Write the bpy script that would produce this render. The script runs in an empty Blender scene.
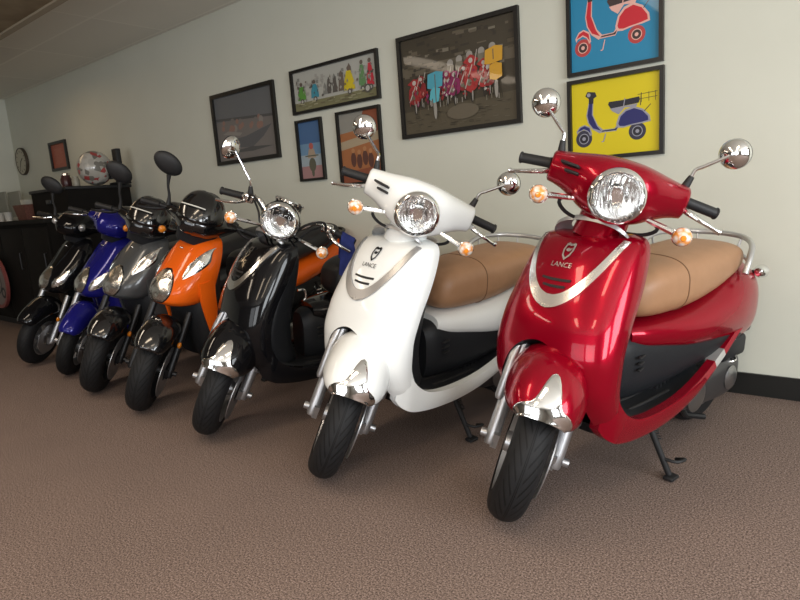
import bpy, bmesh, math, random
from mathutils import Vector, Matrix
random.seed(7)
C = bpy.context.scene.collection
PI = math.pi
def R(d): return math.radians(d)

# ------------------------------------------------------------------ materials
MATS = {}
def mat(name, col, rough=0.5, metal=0.0, coat=0.0, trans=0.0, ior=1.45, spec=0.5, emit=None, es=0.0):
    if name in MATS: return MATS[name]
    m = bpy.data.materials.new(name); m.use_nodes = True
    b = m.node_tree.nodes['Principled BSDF']
    b.inputs['Base Color'].default_value = (*col, 1)
    b.inputs['Roughness'].default_value = rough
    b.inputs['Metallic'].default_value = metal
    b.inputs['Coat Weight'].default_value = coat
    b.inputs['Coat Roughness'].default_value = 0.04
    b.inputs['Transmission Weight'].default_value = trans
    b.inputs['IOR'].default_value = ior
    b.inputs['Specular IOR Level'].default_value = spec
    if emit: b.inputs['Emission Color'].default_value = (*emit, 1); b.inputs['Emission Strength'].default_value = es
    MATS[name] = m
    return m
def nodes(m): return m.node_tree.nodes, m.node_tree.links, m.node_tree.nodes['Principled BSDF']
def noise_mat(name, c1, c2, scale, rough, bump=0.0, detail=3, coat=0, lo=.35, hi=.65, bdist=.002, spec=.5):
    m = mat(name, c1, rough, coat=coat, spec=spec); n, l, b = nodes(m)
    tc = n.new('ShaderNodeTexCoord'); nt = n.new('ShaderNodeTexNoise'); nt.inputs['Scale'].default_value = scale; nt.inputs['Detail'].default_value = detail
    l.new(tc.outputs['Object'], nt.inputs['Vector'])
    cr = n.new('ShaderNodeValToRGB'); cr.color_ramp.elements[0].position = lo; cr.color_ramp.elements[1].position = hi
    cr.color_ramp.elements[0].color = (*c1, 1); cr.color_ramp.elements[1].color = (*c2, 1)
    l.new(nt.outputs['Fac'], cr.inputs['Fac']); l.new(cr.outputs['Color'], b.inputs['Base Color'])
    if bump:
        bp = n.new('ShaderNodeBump'); bp.inputs['Strength'].default_value = bump; bp.inputs['Distance'].default_value = bdist
        l.new(nt.outputs['Fac'], bp.inputs['Height']); l.new(bp.outputs['Normal'], b.inputs['Normal'])
    return m

CHROME = mat('chrome', (.80, .80, .80), .09, 1)
ALLOY = mat('brushed_alloy', (.42, .42, .43), .38, .85)
DARKM = mat('dark_metal', (.03, .03, .032), .4, .6)
RUBBER = mat('black_rubber', (.012, .012, .013), .55)
BLACKP = noise_mat('black_textured_plastic', (.011, .012, .014), (.017, .018, .021), 260, .48, .15, bdist=.0006, spec=.28)
BLACKG = mat('black_gloss', (.006, .006, .007), .16, coat=1)
GLASS = mat('clear_lens', (1, 1, 1), .03, trans=1, ior=1.3)
REFL = mat('lamp_reflector', (.85, .86, .86), .16, 1)
AMBER = mat('amber_lens', (.9, .28, .02), .15, coat=1)
REDL = mat('red_lens', (.25, .01, .015), .15, coat=1)
TAN = noise_mat('tan_vinyl', (.35, .188, .098), (.38, .206, .110), 18, .46, .04, bdist=.001)
SEATB = noise_mat('black_vinyl', (.012, .012, .013), (.016, .016, .017), 18, .45, .05, bdist=.001)
MGLASS = mat('mirror_glass', (.85, .87, .88), .02, 1)
TRIMM = mat('polished_trim', (.88, .88, .87), .24, 1)
SILVER = mat('silver_paint', (.5, .5, .5), .3, .6, coat=.5)

def flute_lens():
    m = mat('fluted_lens', (1, 1, 1), .04, trans=1, ior=1.35); n, l, b = nodes(m)
    tc = n.new('ShaderNodeTexCoord'); w = n.new('ShaderNodeTexWave'); w.bands_direction = 'Y'; w.inputs['Scale'].default_value = 28
    w.inputs['Distortion'].default_value = 1.5
    l.new(tc.outputs['Object'], w.inputs['Vector'])
    bp = n.new('ShaderNodeBump'); bp.inputs['Strength'].default_value = .5; bp.inputs['Distance'].default_value = .004
    l.new(w.outputs['Fac'], bp.inputs['Height']); l.new(bp.outputs['Normal'], b.inputs['Normal'])
    return m
FLUTE = flute_lens()
def signal_lens():
    m = mat('signal_clear', (.8, .62, .45), .12, coat=1); n, l, b = nodes(m)
    tc = n.new('ShaderNodeTexCoord'); v = n.new('ShaderNodeTexVoronoi'); v.inputs['Scale'].default_value = 60; l.new(tc.outputs['Object'], v.inputs['Vector'])
    r = n.new('ShaderNodeValToRGB'); e = r.color_ramp.elements; e[0].color = (.85, .82, .76, 1); e[1].color = (.80, .30, .06, 1); e[0].position = .25; e[1].position = .75
    l.new(v.outputs['Distance'], r.inputs['Fac']); l.new(r.outputs['Color'], b.inputs['Base Color'])
    return m
SIGL = signal_lens()

def facet_refl():
    m = mat('faceted_reflector', (.90, .90, .89), .2, 1); n, l, b = nodes(m)
    tc = n.new('ShaderNodeTexCoord'); v = n.new('ShaderNodeTexVoronoi'); v.inputs['Scale'].default_value = 22
    l.new(tc.outputs['Object'], v.inputs['Vector'])
    bp = n.new('ShaderNodeBump'); bp.inputs['Strength'].default_value = .28; bp.inputs['Distance'].default_value = .012
    l.new(v.outputs['Distance'], bp.inputs['Height']); l.new(bp.outputs['Normal'], b.inputs['Normal'])
    return m
FACET = facet_refl()

def tyre_mat():
    m = mat('tyre_rubber', (.014, .014, .015), .62, spec=.3); n, l, b = nodes(m)
    uv = n.new('ShaderNodeUVMap'); sp = n.new('ShaderNodeSeparateXYZ'); l.new(uv.outputs['UV'], sp.inputs[0])
    def mth(op, a, bb=None, c=None):
        x = n.new('ShaderNodeMath'); x.operation = op
        for i, v in enumerate((a, bb, c)):
            if v is None: continue
            if isinstance(v, (int, float)): x.inputs[i].default_value = v
            else: l.new(v, x.inputs[i])
        return x.outputs[0]
    u = mth('MULTIPLY', sp.outputs['X'], 30.0)
    d = mth('ABSOLUTE', mth('SUBTRACT', sp.outputs['Y'], .5))         # 0 at crown
    ph = mth('FRACT', mth('ADD', u, mth('MULTIPLY', d, 9.0)))
    slash = mth('LESS_THAN', mth('ABSOLUTE', mth('SUBTRACT', ph, .5)), .12)
    band = mth('MULTIPLY', mth('GREATER_THAN', d, .05), mth('LESS_THAN', d, .24))
    g1 = mth('MULTIPLY', slash, band)
    g2 = mth('LESS_THAN', mth('ABSOLUTE', mth('SUBTRACT', d, .012)), .007)
    g = mth('MAXIMUM', g1, g2)
    h = mth('SUBTRACT', 1.0, g)
    bp = n.new('ShaderNodeBump'); bp.inputs['Strength'].default_value = 1; bp.inputs['Distance'].default_value = .006
    l.new(h, bp.inputs['Height']); l.new(bp.outputs['Normal'], b.inputs['Normal'])
    mx = n.new('ShaderNodeMix'); mx.data_type = 'RGBA'
    mx.inputs[6].default_value = (.012, .012, .013, 1); mx.inputs[7].default_value = (.003, .003, .003, 1)
    l.new(g, mx.inputs[0]); l.new(mx.outputs[2], b.inputs['Base Color'])
    return m
TYRE = tyre_mat()

# ------------------------------------------------------------------ mesh helpers
def nb(): return bmesh.new()
def loft(bm, rings, closed=True, cap=True):
    vs = [[bm.verts.new(p) for p in r] for r in rings]; n = len(rings[0])
    for a, b in zip(vs, vs[1:]):
        for i in range(n if closed else n - 1):
            j = (i + 1) % n
            bm.faces.new((a[i], a[j], b[j], b[i]))
    if cap and closed:
        bm.faces.new(list(reversed(vs[0]))); bm.faces.new(vs[-1])
    return bm
def grid(bm, rows): return loft(bm, rows, False, False)
def catmull(pts, k=6, closed=False):
    P = [Vector(p) for p in pts]; n = len(P); out = []
    for i in range(n if closed else n - 1):
        if closed: a, b, c, d = P[(i - 1) % n], P[i], P[(i + 1) % n], P[(i + 2) % n]
        else:
            b, c = P[i], P[i + 1]; a = P[i - 1] if i else b * 2 - c; d = P[i + 2] if i + 2 < n else c * 2 - b
        for s in range(k):
            t = s / k
            out.append(.5 * ((2 * b) + (c - a) * t + (2 * a - 5 * b + 4 * c - d) * t * t + (3 * b - a - 3 * c + d) * t ** 3))
    if not closed: out.append(P[-1])
    return out
def tube(bm, pts, r, n=10, closed=False, smooth=0, flat=1.0):
    rl = isinstance(r, (list, tuple))
    if smooth:
        m = len(pts)
        if rl:
            q = catmull([(x, 0, 0) for x in r], smooth, closed); r = [v.x for v in q]
        pts = catmull(pts, smooth, closed)
    P = [Vector(p) for p in pts]; m = len(P)
    if not rl: r = [r] * m
    T = []
    for i in range(m):
        a = P[(i - 1) % m] if closed or i else P[i]; b = P[(i + 1) % m] if closed or i < m - 1 else P[i]
        T.append((b - a).normalized())
    N = T[0].orthogonal().normalized(); rings = []
    for i in range(m):
        N = (N - T[i] * N.dot(T[i])).normalized(); B = T[i].cross(N)
        rings.append([P[i] + (N * math.cos(2 * PI * k / n) * flat + B * math.sin(2 * PI * k / n)) * r[i] for k in range(n)])
    if closed: rings.append(rings[0]); return loft(bm, rings, True, False)
    return loft(bm, rings)
def frame(axis):
    z = Vector(axis).normalized(); x = z.orthogonal().normalized()
    return x, z.cross(x), z
def lathe(bm, prof, o, axis, n=32, uv=False, cap=False):
    x, y, z = frame(axis); o = Vector(o); rings = []
    for k in range(n):
        a = 2 * PI * k / n; d = x * math.cos(a) + y * math.sin(a)
        rings.append([o + d * p[0] + z * p[1] for p in prof])
    vs = [[bm.verts.new(p) for p in r] for r in rings]; m = len(prof)
    L = bm.loops.layers.uv.verify() if uv else None
    for k in range(n):
        a, b = vs[k], vs[(k + 1) % n]
        for i in range(m - 1):
            if prof[i][0] < 1e-6 and prof[i + 1][0] < 1e-6: continue
            f = bm.faces.new((a[i], b[i], b[i + 1], a[i + 1]))
            if uv:
                for lp, (uu, vv) in zip(f.loops, ((k, i), (k + 1, i), (k + 1, i + 1), (k, i + 1))): lp[L].uv = (uu / n, vv / (m - 1))
    bmesh.ops.remove_doubles(bm, verts=bm.verts[:], dist=1e-6)
    return bm
def box(bm, c, s, M=None):
    r = bmesh.ops.create_cube(bm, size=1.0)
    for v in r['verts']:
        v.co = Vector((v.co.x * s[0], v.co.y * s[1], v.co.z * s[2]))
        if M is not None: v.co = M @ v.co
        v.co += Vector(c)
    return bm
def rbox(bm, c, s, bev, M=None, seg=3):
    t = nb(); box(t, (0, 0, 0), s)
    bmesh.ops.bevel(t, geom=t.edges[:], offset=bev, segments=seg, affect='EDGES', profile=.5)
    for v in t.verts:
        if M is not None: v.co = M @ v.co
        v.co += Vector(c)
    return merge(bm, t)
def merge(bm, t):
    me = bpy.data.meshes.new('tmp'); t.to_mesh(me); t.free(); bm.from_mesh(me); bpy.data.meshes.remove(me); return bm
def ell(bm, c, s, M=None, u=20, v=12):
    r = bmesh.ops.create_uvsphere(bm, u_segments=u, v_segments=v, radius=1)
    for q in r['verts']:
        q.co = Vector((q.co.x * s[0], q.co.y * s[1], q.co.z * s[2]))
        if M is not None: q.co = M @ q.co
        q.co += Vector(c)
    return bm
def prism(bm, pts, dirv):
    d = Vector(dirv); a = [Vector(p) for p in pts]; b = [p + d for p in a]
    return loft(bm, [a, b])
def obj(name, bm, m, parent=None, S=None, smooth=True, sub=0, ang=40):
    if S is not None: bmesh.ops.transform(bm, matrix=S, verts=bm.verts[:])
    bmesh.ops.recalc_face_normals(bm, faces=bm.faces[:])
    me = bpy.data.meshes.new(name); bm.to_mesh(me); bm.free()
    for p in me.polygons: p.use_smooth = smooth
    if smooth: me.set_sharp_from_angle(angle=R(ang))
    for k in (m if isinstance(m, (list, tuple)) else [m]): me.materials.append(k)
    o = bpy.data.objects.new(name, me); C.objects.link(o)
    if parent: o.parent = parent
    if sub:
        s = o.modifiers.new('sub', 'SUBSURF'); s.levels = sub; s.render_levels = sub
    return o
def tag(o, label, cat, group=None):
    o['label'] = label; o['category'] = cat
    if group: o['group'] = group
    return o
def thing(name, label, cat, loc=(0, 0, 0), rot=(0, 0, 0), group=None):
    o = bpy.data.objects.new(name, None); o.empty_display_size = .1; C.objects.link(o); o.location = loc; o.rotation_euler = rot
    return tag(o, label, cat, group)
def struct(name, bm, m, smooth=False):
    o = obj(name, bm, m, smooth=smooth); o['kind'] = 'structure'; return o
def interp(tab, x):
    """cubic Hermite through rows (x, a, b, c ...), x ascending"""
    if x <= tab[0][0]: return tab[0][1:]
    if x >= tab[-1][0]: return tab[-1][1:]
    for i in range(len(tab) - 1):
        if tab[i][0] <= x <= tab[i + 1][0]: break
    p, q = tab[i], tab[i + 1]; h = q[0] - p[0]; t = (x - p[0]) / h; out = []
    for k in range(1, len(p)):
        s = (q[k] - p[k]) / h
        def slope(j):
            if j == 0 or j == len(tab) - 1:
                return s
            a, b, c = tab[j - 1], tab[j], tab[j + 1]
            s0 = (b[k] - a[k]) / (b[0] - a[0]); s1 = (c[k] - b[k]) / (c[0] - b[0])
            return 0 if s0 * s1 <= 0 else 2 * s0 * s1 / (s0 + s1)
        m0, m1 = slope(i), slope(i + 1)
        out.append((2 * t ** 3 - 3 * t * t + 1) * p[k] + (t ** 3 - 2 * t * t + t) * h * m0 + (-2 * t ** 3 + 3 * t * t) * q[k] + (t ** 3 - t * t) * h * m1)
    return tuple(out)
def sring_x(x, cy, cz, a, b, n=2.5, k=28, zt=None):
    out = []
    for i in range(k):
        t = 2 * PI * i / k; c, s = math.cos(t), math.sin(t)
        out.append((x, cy + a * math.copysign(abs(c) ** (2 / n), c), cz + b * math.copysign(abs(s) ** (2 / n), s)))
    return out
def xloft(tab, n=2.5, steps=40, k=32):
    """body lofted along x from rows (x, z_top, z_bottom, half_width), x ascending"""
    bm = nb(); rings = []
    x0, x1 = tab[0][0], tab[-1][0]
    for i in range(steps + 1):
        x = x0 + (x1 - x0) * (.5 - .5 * math.cos(PI * i / steps)); zt, zb, hw = interp(tab, x)
        rings.append(sring_x(x, 0, (zt + zb) / 2, max(hw, .002), max((zt - zb) / 2, .002), n, k))
    return loft(bm, rings)
def boolean(o, cutter_bm, m2=None, S=None):
    if S is not None: bmesh.ops.transform(cutter_bm, matrix=S, verts=cutter_bm.verts[:])
    me = bpy.data.meshes.new('cut'); bmesh.ops.recalc_face_normals(cutter_bm, faces=cutter_bm.faces[:]); cutter_bm.to_mesh(me); cutter_bm.free()
    for p in me.polygons: p.use_smooth = True
    c = bpy.data.objects.new('cut', me); C.objects.link(c)
    if m2: me.materials.append(m2)
    md = o.modifiers.new('b', 'BOOLEAN'); md.operation = 'DIFFERENCE'; md.object = c; md.solver = 'EXACT'
    if m2: md.material_mode = 'TRANSFER'
    par = o.parent; o.parent = None
    bpy.context.view_layer.update()
    dg = bpy.context.evaluated_depsgraph_get(); e = o.evaluated_get(dg)
    nm = bpy.data.meshes.new_from_object(e); o.modifiers.clear(); old = o.data; o.data = nm
    nm.set_sharp_from_angle(angle=R(40)); o.parent = par
    bpy.data.objects.remove(c)
def text_mesh(txt, size):
    cu = bpy.data.curves.new('t', 'FONT'); cu.body = txt; cu.size = size; cu.align_x = 'CENTER'; cu.align_y = 'CENTER'; cu.extrude = 0; cu.resolution_u = 3
    o = bpy.data.objects.new('t', cu); C.objects.link(o); bpy.context.view_layer.update()
    me = bpy.data.meshes.new_from_object(o.evaluated_get(bpy.context.evaluated_depsgraph_get()))
    bm = nb(); bm.from_mesh(me); bpy.data.objects.remove(o); bpy.data.meshes.remove(me)
    return bm

# ------------------------------------------------------------------ camera (solved from the photograph)
CAMP = Vector((0, 0, 1.05))
cr_ = Vector((0.77983643, 0.62186528, -0.07168485)); cu_ = Vector((-0.05504354, 0.18219295, 0.98172091)); cf_ = Vector((-0.62355862, 0.76163594, -0.17631036))
cam = bpy.data.cameras.new('camera'); co = bpy.data.objects.new('camera', cam); C.objects.link(co)
M3 = Matrix((cr_, cu_, -cf_)).transposed(); co.matrix_world = Matrix.Translation(CAMP) @ M3.to_4x4()
cam.sensor_width = 36; cam.lens = 597.99 * 36 / 800; cam.clip_start = .02
bpy.context.scene.camera = co
def at(px, py, Y=None, Z=None, X=None):
    d = cf_ + cr_ * (px - 400) / 597.99 + cu_ * (300 - py) / 597.99
    t = (Y - CAMP.y) / d.y if Y is not None else (Z - CAMP.z) / d.z if Z is not None else (X - CAMP.x) / d.x
    return CAMP + d * t

# ------------------------------------------------------------------ room
D = 3.09; H = 2.553; XL = -8.70; XR = 3.2; YF = -4.2
WALL = noise_mat('wall_paint', (.61, .615, .53), (.625, .63, .545), 3, .55, .02, detail=6, bdist=.003)
def carpet():
    m = mat('carpet', (.2, .13, .1), .95, spec=.1); n, l, b = nodes(m)
    tc = n.new('ShaderNodeTexCoord')
    a = n.new('ShaderNodeTexNoise'); a.inputs['Scale'].default_value = 185; a.inputs['Detail'].default_value = 4; a.inputs['Roughness'].default_value = .8
    c = n.new('ShaderNodeTexNoise'); c.inputs['Scale'].default_value = 2.2; c.inputs['Detail'].default_value = 3
    l.new(tc.outputs['Object'], a.inputs['Vector']); l.new(tc.outputs['Object'], c.inputs['Vector'])
    r = n.new('ShaderNodeValToRGB'); e = r.color_ramp.elements
    e[0].position = .36; e[0].color = (.045, .032, .027, 1); e[1].position = .66; e[1].color = (.44, .345, .31, 1)
    x = e.new(.5); x.color = (.185, .137, .119, 1)
    l.new(a.outputs['Fac'], r.inputs['Fac'])
    r2 = n.new('ShaderNodeValToRGB'); r2.color_ramp.elements[0].color = (.88, .88, .88, 1); r2.color_ramp.elements[1].color = (1.1, 1.08, 1.06, 1)
    l.new(c.outputs['Fac'], r2.inputs['Fac'])
    mx = n.new('ShaderNodeMix'); mx.data_type = 'RGBA'; mx.blend_type = 'MULTIPLY'; mx.inputs[0].default_value = 1
    l.new(r.outputs['Color'], mx.inputs[6]); l.new(r2.outputs['Color'], mx.inputs[7]); l.new(mx.outputs[2], b.inputs['Base Color'])
    bp = n.new('ShaderNodeBump'); bp.inputs['Strength'].default_value = .15; bp.inputs['Distance'].default_value = .0015
    l.new(a.outputs['Fac'], bp.inputs['Height']); l.new(bp.outputs['Normal'], b.inputs['Normal'])
    return m
def ceil_mat():
    m = mat('ceiling_tile', (.5, .47, .42), .8); n, l, b = nodes(m)
    tc = n.new('ShaderNodeTexCoord'); bt = n.new('ShaderNodeTexBrick'); bt.offset = 0
    bt.inputs['Scale'].default_value = 1; bt.inputs['Brick Width'].default_value = 1.22; bt.inputs['Row Height'].default_value = .61; bt.inputs['Mortar Size'].default_value = .012
    bt.inputs['Color1'].default_value = (.80, .77, .69, 1); bt.inputs['Color2'].default_value = (.74, .71, .64, 1); bt.inputs['Mortar'].default_value = (.86, .83, .75, 1)
    l.new(tc.outputs['Object'], bt.inputs['Vector']); l.new(bt.outputs['Color'], b.inputs['Base Color'])
    return m
def quad(bm, pts): bm.faces.new([bm.verts.new(p) for p in pts]); return bm
T = .12
struct('floor', box(nb(), ((XL + XR) / 2, (YF + D) / 2, -.05), (XR - XL + 2 * T, D - YF + 2 * T, .1)), carpet())
CEIL = ceil_mat()
struct('ceiling', box(nb(), ((XL + XR) / 2, (YF + D) / 2, H + .05), (XR - XL + 2 * T, D - YF + 2 * T, .1)), CEIL)
WOODC = noise_mat('brown_panel', (.22, .165, .10), (.32, .25, .16), 5, .6)
DZ = H - .12; ys = at(30, 20, Z=DZ).y
struct('trim_1', box(nb(), (-5.9, (ys - 1.9) / 2, (H + DZ) / 2 + .01), (5.2, ys + 1.9, H - DZ + .02)), WOODC)
struct('trim_2', box(nb(), (-5.9, ys - .02, DZ - .004), (5.2, .05, .02)), mat('trim_paint', (.40, .34, .25), .6))
struct('wall_back', box(nb(), ((XL + XR) / 2, D + T / 2, H / 2), (XR - XL + 2 * T, T, H)), WALL)
struct('wall_left', box(nb(), (XL - T / 2, (YF + D) / 2, H / 2), (T, D - YF, H)), WALL)
WALLF = mat('dark_wall_paint', (.22, .20, .17), .7)  # unseen window walls coloured dark to cut bounced light
def window_wall(name, axis, pos, lo, hi, wins, zs):
    bm = nb(); edges = [lo] + [v for w in wins for v in w] + [hi]
    def seg(a, b, z0, z1):
        if b - a < 1e-3: return
        if axis == 'x': box(bm, (pos, (a + b) / 2, (z0 + z1) / 2), (T, b - a, z1 - z0))
        else: box(bm, ((a + b) / 2, pos, (z0 + z1) / 2), (b - a, T, z1 - z0))
    for i in range(0, len(edges), 2): seg(edges[i], edges[i + 1], 0, H)
    for a, b in wins: seg(a, b, 0, zs[0]); seg(a, b, zs[1], H)
    struct(name, bm, WALLF)
WX = [(-2.2, -.7), (.1, 1.8)]; WY = [(-2.6, -.6), (-.3, 1.7)]
window_wall('wall_right', 'x', XR + T / 2, YF, D, WX, (.5, 2.3))
window_wall('wall_front', 'y', YF - T / 2, XL, XR, WY, (.35, 2.3))
FRM = mat('window_frame_paint', (.35, .35, .35), .4)
k = 0
for ax, ws, zs in (('x', WX, (.5, 2.3)), ('y', WY, (.35, 2.3))):
    for a, b in ws:
        k += 1; bm = nb(); z0, z1 = zs; zc = (z0 + z1) / 2; t = .05
        for (c, w, z, h) in (((a + t / 2), t, zc, z1 - z0), ((b - t / 2), t, zc, z1 - z0), ((a + b) / 2, b - a, z0 + t / 2, t), ((a + b) / 2, b - a, z1 - t / 2, t)):
            if ax == 'x': box(bm, (XR + T / 2, c, z), (.06, w, h))
            else: box(bm, (c, YF - T / 2, z), (w, .06, h))
        struct('window_%d' % k, bm, FRM)
struct('baseboard_back', box(nb(), ((XL + XR) / 2, D - .006, .052), (XR - XL, .012, .104)), mat('cove_base', (.010, .010, .009), .4))
struct('baseboard_left', box(nb(), (XL + .006, (YF + D) / 2 - .01, .052), (.012, D - YF - .02, .104)), MATS['cove_base'])

# ------------------------------------------------------------------ scooters
RAKE = R(27); AX = Vector((-math.sin(RAKE), 0, math.cos(RAKE)))
def steer_matrix(deg, rad):
    ap = Vector((-.03, 0, rad))
    S = Matrix.Translation(ap) @ Matrix.Rotation(R(deg), 4, AX) @ Matrix.Translation(-ap)
    ax = (S.to_3x3() @ Vector((0, 1, 0))); c = S @ Vector((0, 0, rad)); dn = Vector((0, 0, -1)); dn = (dn - ax * dn.dot(ax)).normalized()
    low = c + dn * rad
    return Matrix.Translation((0, 0, -low.z)) @ S
def wheel(name, root, c, rad, w, S, rim_m, spokes=5, disc=True):
    rr = rad - .085
    bm = nb()
    pr = [(rr, -w * .42), (rr + .014, -w * .42), (rr + .014, -w * .34), (rr - .014, -w * .22), (rr - .014, w * .22), (rr + .014, w * .34), (rr + .014, w * .42), (rr, w * .42), (rr - .03, w * .16), (rr - .03, -w * .16), (rr, -w * .42)]
    lathe(bm, pr, c, (0, 1, 0), 40)
    lathe(bm, [(0, -w * .5), (.032, -w * .5), (.036, -w * .3), (.036, w * .3), (.032, w * .5), (0, w * .5)], c, (0, 1, 0), 20)
    for i in range(spokes):
        a = 2 * PI * i / spokes + .3; d = Vector((math.cos(a), 0, math.sin(a))); e = Vector((-d.z, 0, d.x)); cv = Vector(c)
        rings = []
        for q, ww, tt in ((.025, .022, .016), (rr * .55, .015, .013), (rr - .012, .024, .016)):
            p = cv + d * q
            rings.append([p + e * ww + Vector((0, tt, 0)), p - e * ww + Vector((0, tt, 0)), p - e * ww - Vector((0, tt, 0)), p + e * ww - Vector((0, tt, 0))])
        loft(bm, rings)
    ro = obj(name, bm, rim_m, root, S)
    pr = []
    N = 30
    for i in range(N + 1):
        a = PI * (i / N) - PI / 2                               # sidewall bead -> crown -> bead
        y = math.sin(a); cc = math.cos(a)
        pr.append((rr + .008 + (rad - rr - .008) * cc ** .75 if cc > 1e-6 else rr + .008, y * w / 2 * (1 - .12 * (1 - cc) ** 2)))
    bm = nb(); lathe(bm, pr, c, (0, 1, 0), 72, uv=True); obj('tyre', bm, TYRE, ro, S)
    if disc:
        bm = nb(); y = w * .5 + .012
        lathe(bm, [(.05, y - .002), (rr - .012, y - .002), (rr - .012, y + .002), (.05, y + .002), (.05, y - .002)], c, (0, 1, 0), 36)
        obj('brake_disc', bm, ALLOY, ro, S)
        bm = nb(); cv = Vector(c); rbox(bm, (cv.x - .08, cv.y + y, cv.z + .07), (.05, .045, .09), .01, Matrix.Rotation(R(35), 3, 'Y')); obj('brake_caliper', bm, DARKM, ro, S)
    return ro
class Fender:
    def __init__(s, rad, tab, n=2.2, rin=.2, xs=1.0): s.rad, s.tab, s.n, s.rin, s.xs = rad, tab, n, rin, xs
    def pt(s, th, a, off=0):
        ro, w, ri = interp(s.tab, th); ca, sa = math.cos(a), math.sin(a)
        y = w * math.copysign(abs(sa) ** (2 / s.n), sa); q = ri + (ro - ri) * max(ca, 0) ** (2 / s.n) + off
        if off: y *= 1 + off * 6
        return Vector((math.cos(R(th)) * q * s.xs, y, s.rad + math.sin(R(th)) * q))
    def build(s):
        bm = nb(); t0, t1 = s.tab[0][0], s.tab[-1][0]; rows = []
        for i in range(41):
            th = t0 + (t1 - t0) * i / 40
            rows.append([s.pt(th, -PI / 2 + PI * k / 32) for k in range(33)])
        return grid(bm, rows)
    def trim(s, off=.003, base=9, tongue=24, wid=.2):
        bm = nb(); t0 = s.tab[0][0]; rows = []
        for i in range(13):
            rows.append([])
            for k in range(49):
                a = -PI / 2 + PI * k / 48
                tm = t0 + base * (.35 + .65 * math.cos(a)) + tongue * math.exp(-(a / wid) ** 2)
                rows[-1].append(s.pt(t0 - 1 + (tm - t0 + 1) * i / 12, a, off if 0 < i < 12 else off * .3))
        return grid(bm, rows)
class Apron:
    def __init__(s, tab, n=2.4): s.tab, s.n = tab, n            # rows (z, x_front, half_width, x_edge) z ascending
    def x(s, y, z):
        xc, hw, xe = interp(s.tab, z); t = min(abs(y) / max(hw, 1e-4), .9995)
        return xe + (xc - xe) * (1 - t ** s.n) ** (1 / s.n)
    def pt(s, y, z, off=0.0):
        e = .004; p = Vector((s.x(y, z), y, z))
        if off:
            dy = (s.x(y + e, z) - s.x(y - e, z)) / (2 * e); dz = (s.x(y, z + e) - s.x(y, z - e)) / (2 * e)
            p += Vector((1, -dy, -dz)).normalized() * off
        return p
    def build(s, back=.03, rows=56, k=40):
        bm = nb(); rings = []; z0, z1 = s.tab[0][0], s.tab[-1][0]
        for i in range(rows + 1):
            z = z0 + (z1 - z0) * i / rows; xc, hw, xe = interp(s.tab, z); r = []
            for j in range(k + 1):
                a = -PI / 2 + PI * j / k; c, q = math.cos(a), math.sin(a)
                r.append((xe + (xc - xe) * max(c, 0) ** (2 / s.n), hw * math.copysign(abs(q) ** (2 / s.n), q), z))
            r += [(xe - back, hw * .96, z), (xe - back - .01, hw * .5, z), (xe - back - .012, 0, z), (xe - back - .01, -hw * .5, z), (xe - back, -hw * .96, z)]
            rings.append(r)
        return loft(bm, rings)
    def strip(s, A, B, off=.004, k=4, lift=0.0):
        """patch between two edge curves of (y, z), border sunk in the surface"""
        rows = []
        n = len(A)
        for i, (a, b) in enumerate(zip(A, B)):
            row = [s.pt(*a, -.002)]
            for j in range(k + 1):
                t = j / k; w = math.sin(PI * t) * (math.sin(PI * i / (n - 1)) if n > 1 else 1)
                row.append(s.pt(a[0] + (b[0] - a[0]) * t, a[1] + (b[1] - a[1]) * t, (off if 0 < i < n - 1 or lift == 0 else 0) + lift * w))
            row.append(s.pt(*b, -.002)); rows.append(row)
        if lift == 0:
            rows.insert(0, [s.pt(*A[0], -.002)] + [s.pt(A[0][0] + (B[0][0] - A[0][0]) * j / k, A[0][1] + (B[0][1] - A[0][1]) * j / k, -.002) for j in range(k + 1)] + [s.pt(*B[0], -.002)])
            rows.append([s.pt(*A[-1], -.002)] + [s.pt(A[-1][0] + (B[-1][0] - A[-1][0]) * j / k, A[-1][1] + (B[-1][1] - A[-1][1]) * j / k, -.002) for j in range(k + 1)] + [s.pt(*B[-1], -.002)])
        return grid(nb(), rows)
    def leaf(s, p0, p1, w0, off=.003, lift=.012, bend=0.0, sharp=.6, n=18, skew=0.0):
        A, B = [], []; d = Vector((p1[0] - p0[0], p1[1] - p0[1])); nn = Vector((-d.y, d.x)).normalized()
        for i in range(n + 1):
            t = i / n; c = Vector(p0) + d * t + nn * bend * math.sin(PI * t); tt = t ** (1 + skew) if skew >= 0 else 1 - (1 - t) ** (1 - skew)
            w = w0 * max(math.sin(PI * min(max(tt, 0), 1)), 0) ** sharp + .0008
            A.append(tuple(c + nn * w)); B.append(tuple(c - nn * w))
        return s.strip(A, B, off, 8, lift)
    def decal(s, bm, y0, z0, off=.0035, flip=True):
        """map flat (u right-as-read, v up) geometry on to the front surface"""
        for v in bm.verts: v.co = s.pt(y0 + v.co.x, z0 + v.co.y, off)
        return bm
def ribbon(A, B, th, k=6):
    """curved strip with thickness between two polylines; th = inward offset vector"""
    a = catmull(A, k); b = catmull(B, k); t = Vector(th); bm = nb()
    rings = []
    for p, q in zip(a, b):
        m = (p + q) / 2; o = Vector((0, math.copysign(.008, p.y), 0))
        rings.append([p, m + o, q, q + t, m + t, p + t])
    return loft(bm, rings)
def mirror_y(pts): return [(p[0], -p[1], p[2]) for p in pts]
def lerp(a, b, t): return tuple(x + (y - x) * t for x, y in zip(a, b))

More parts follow.
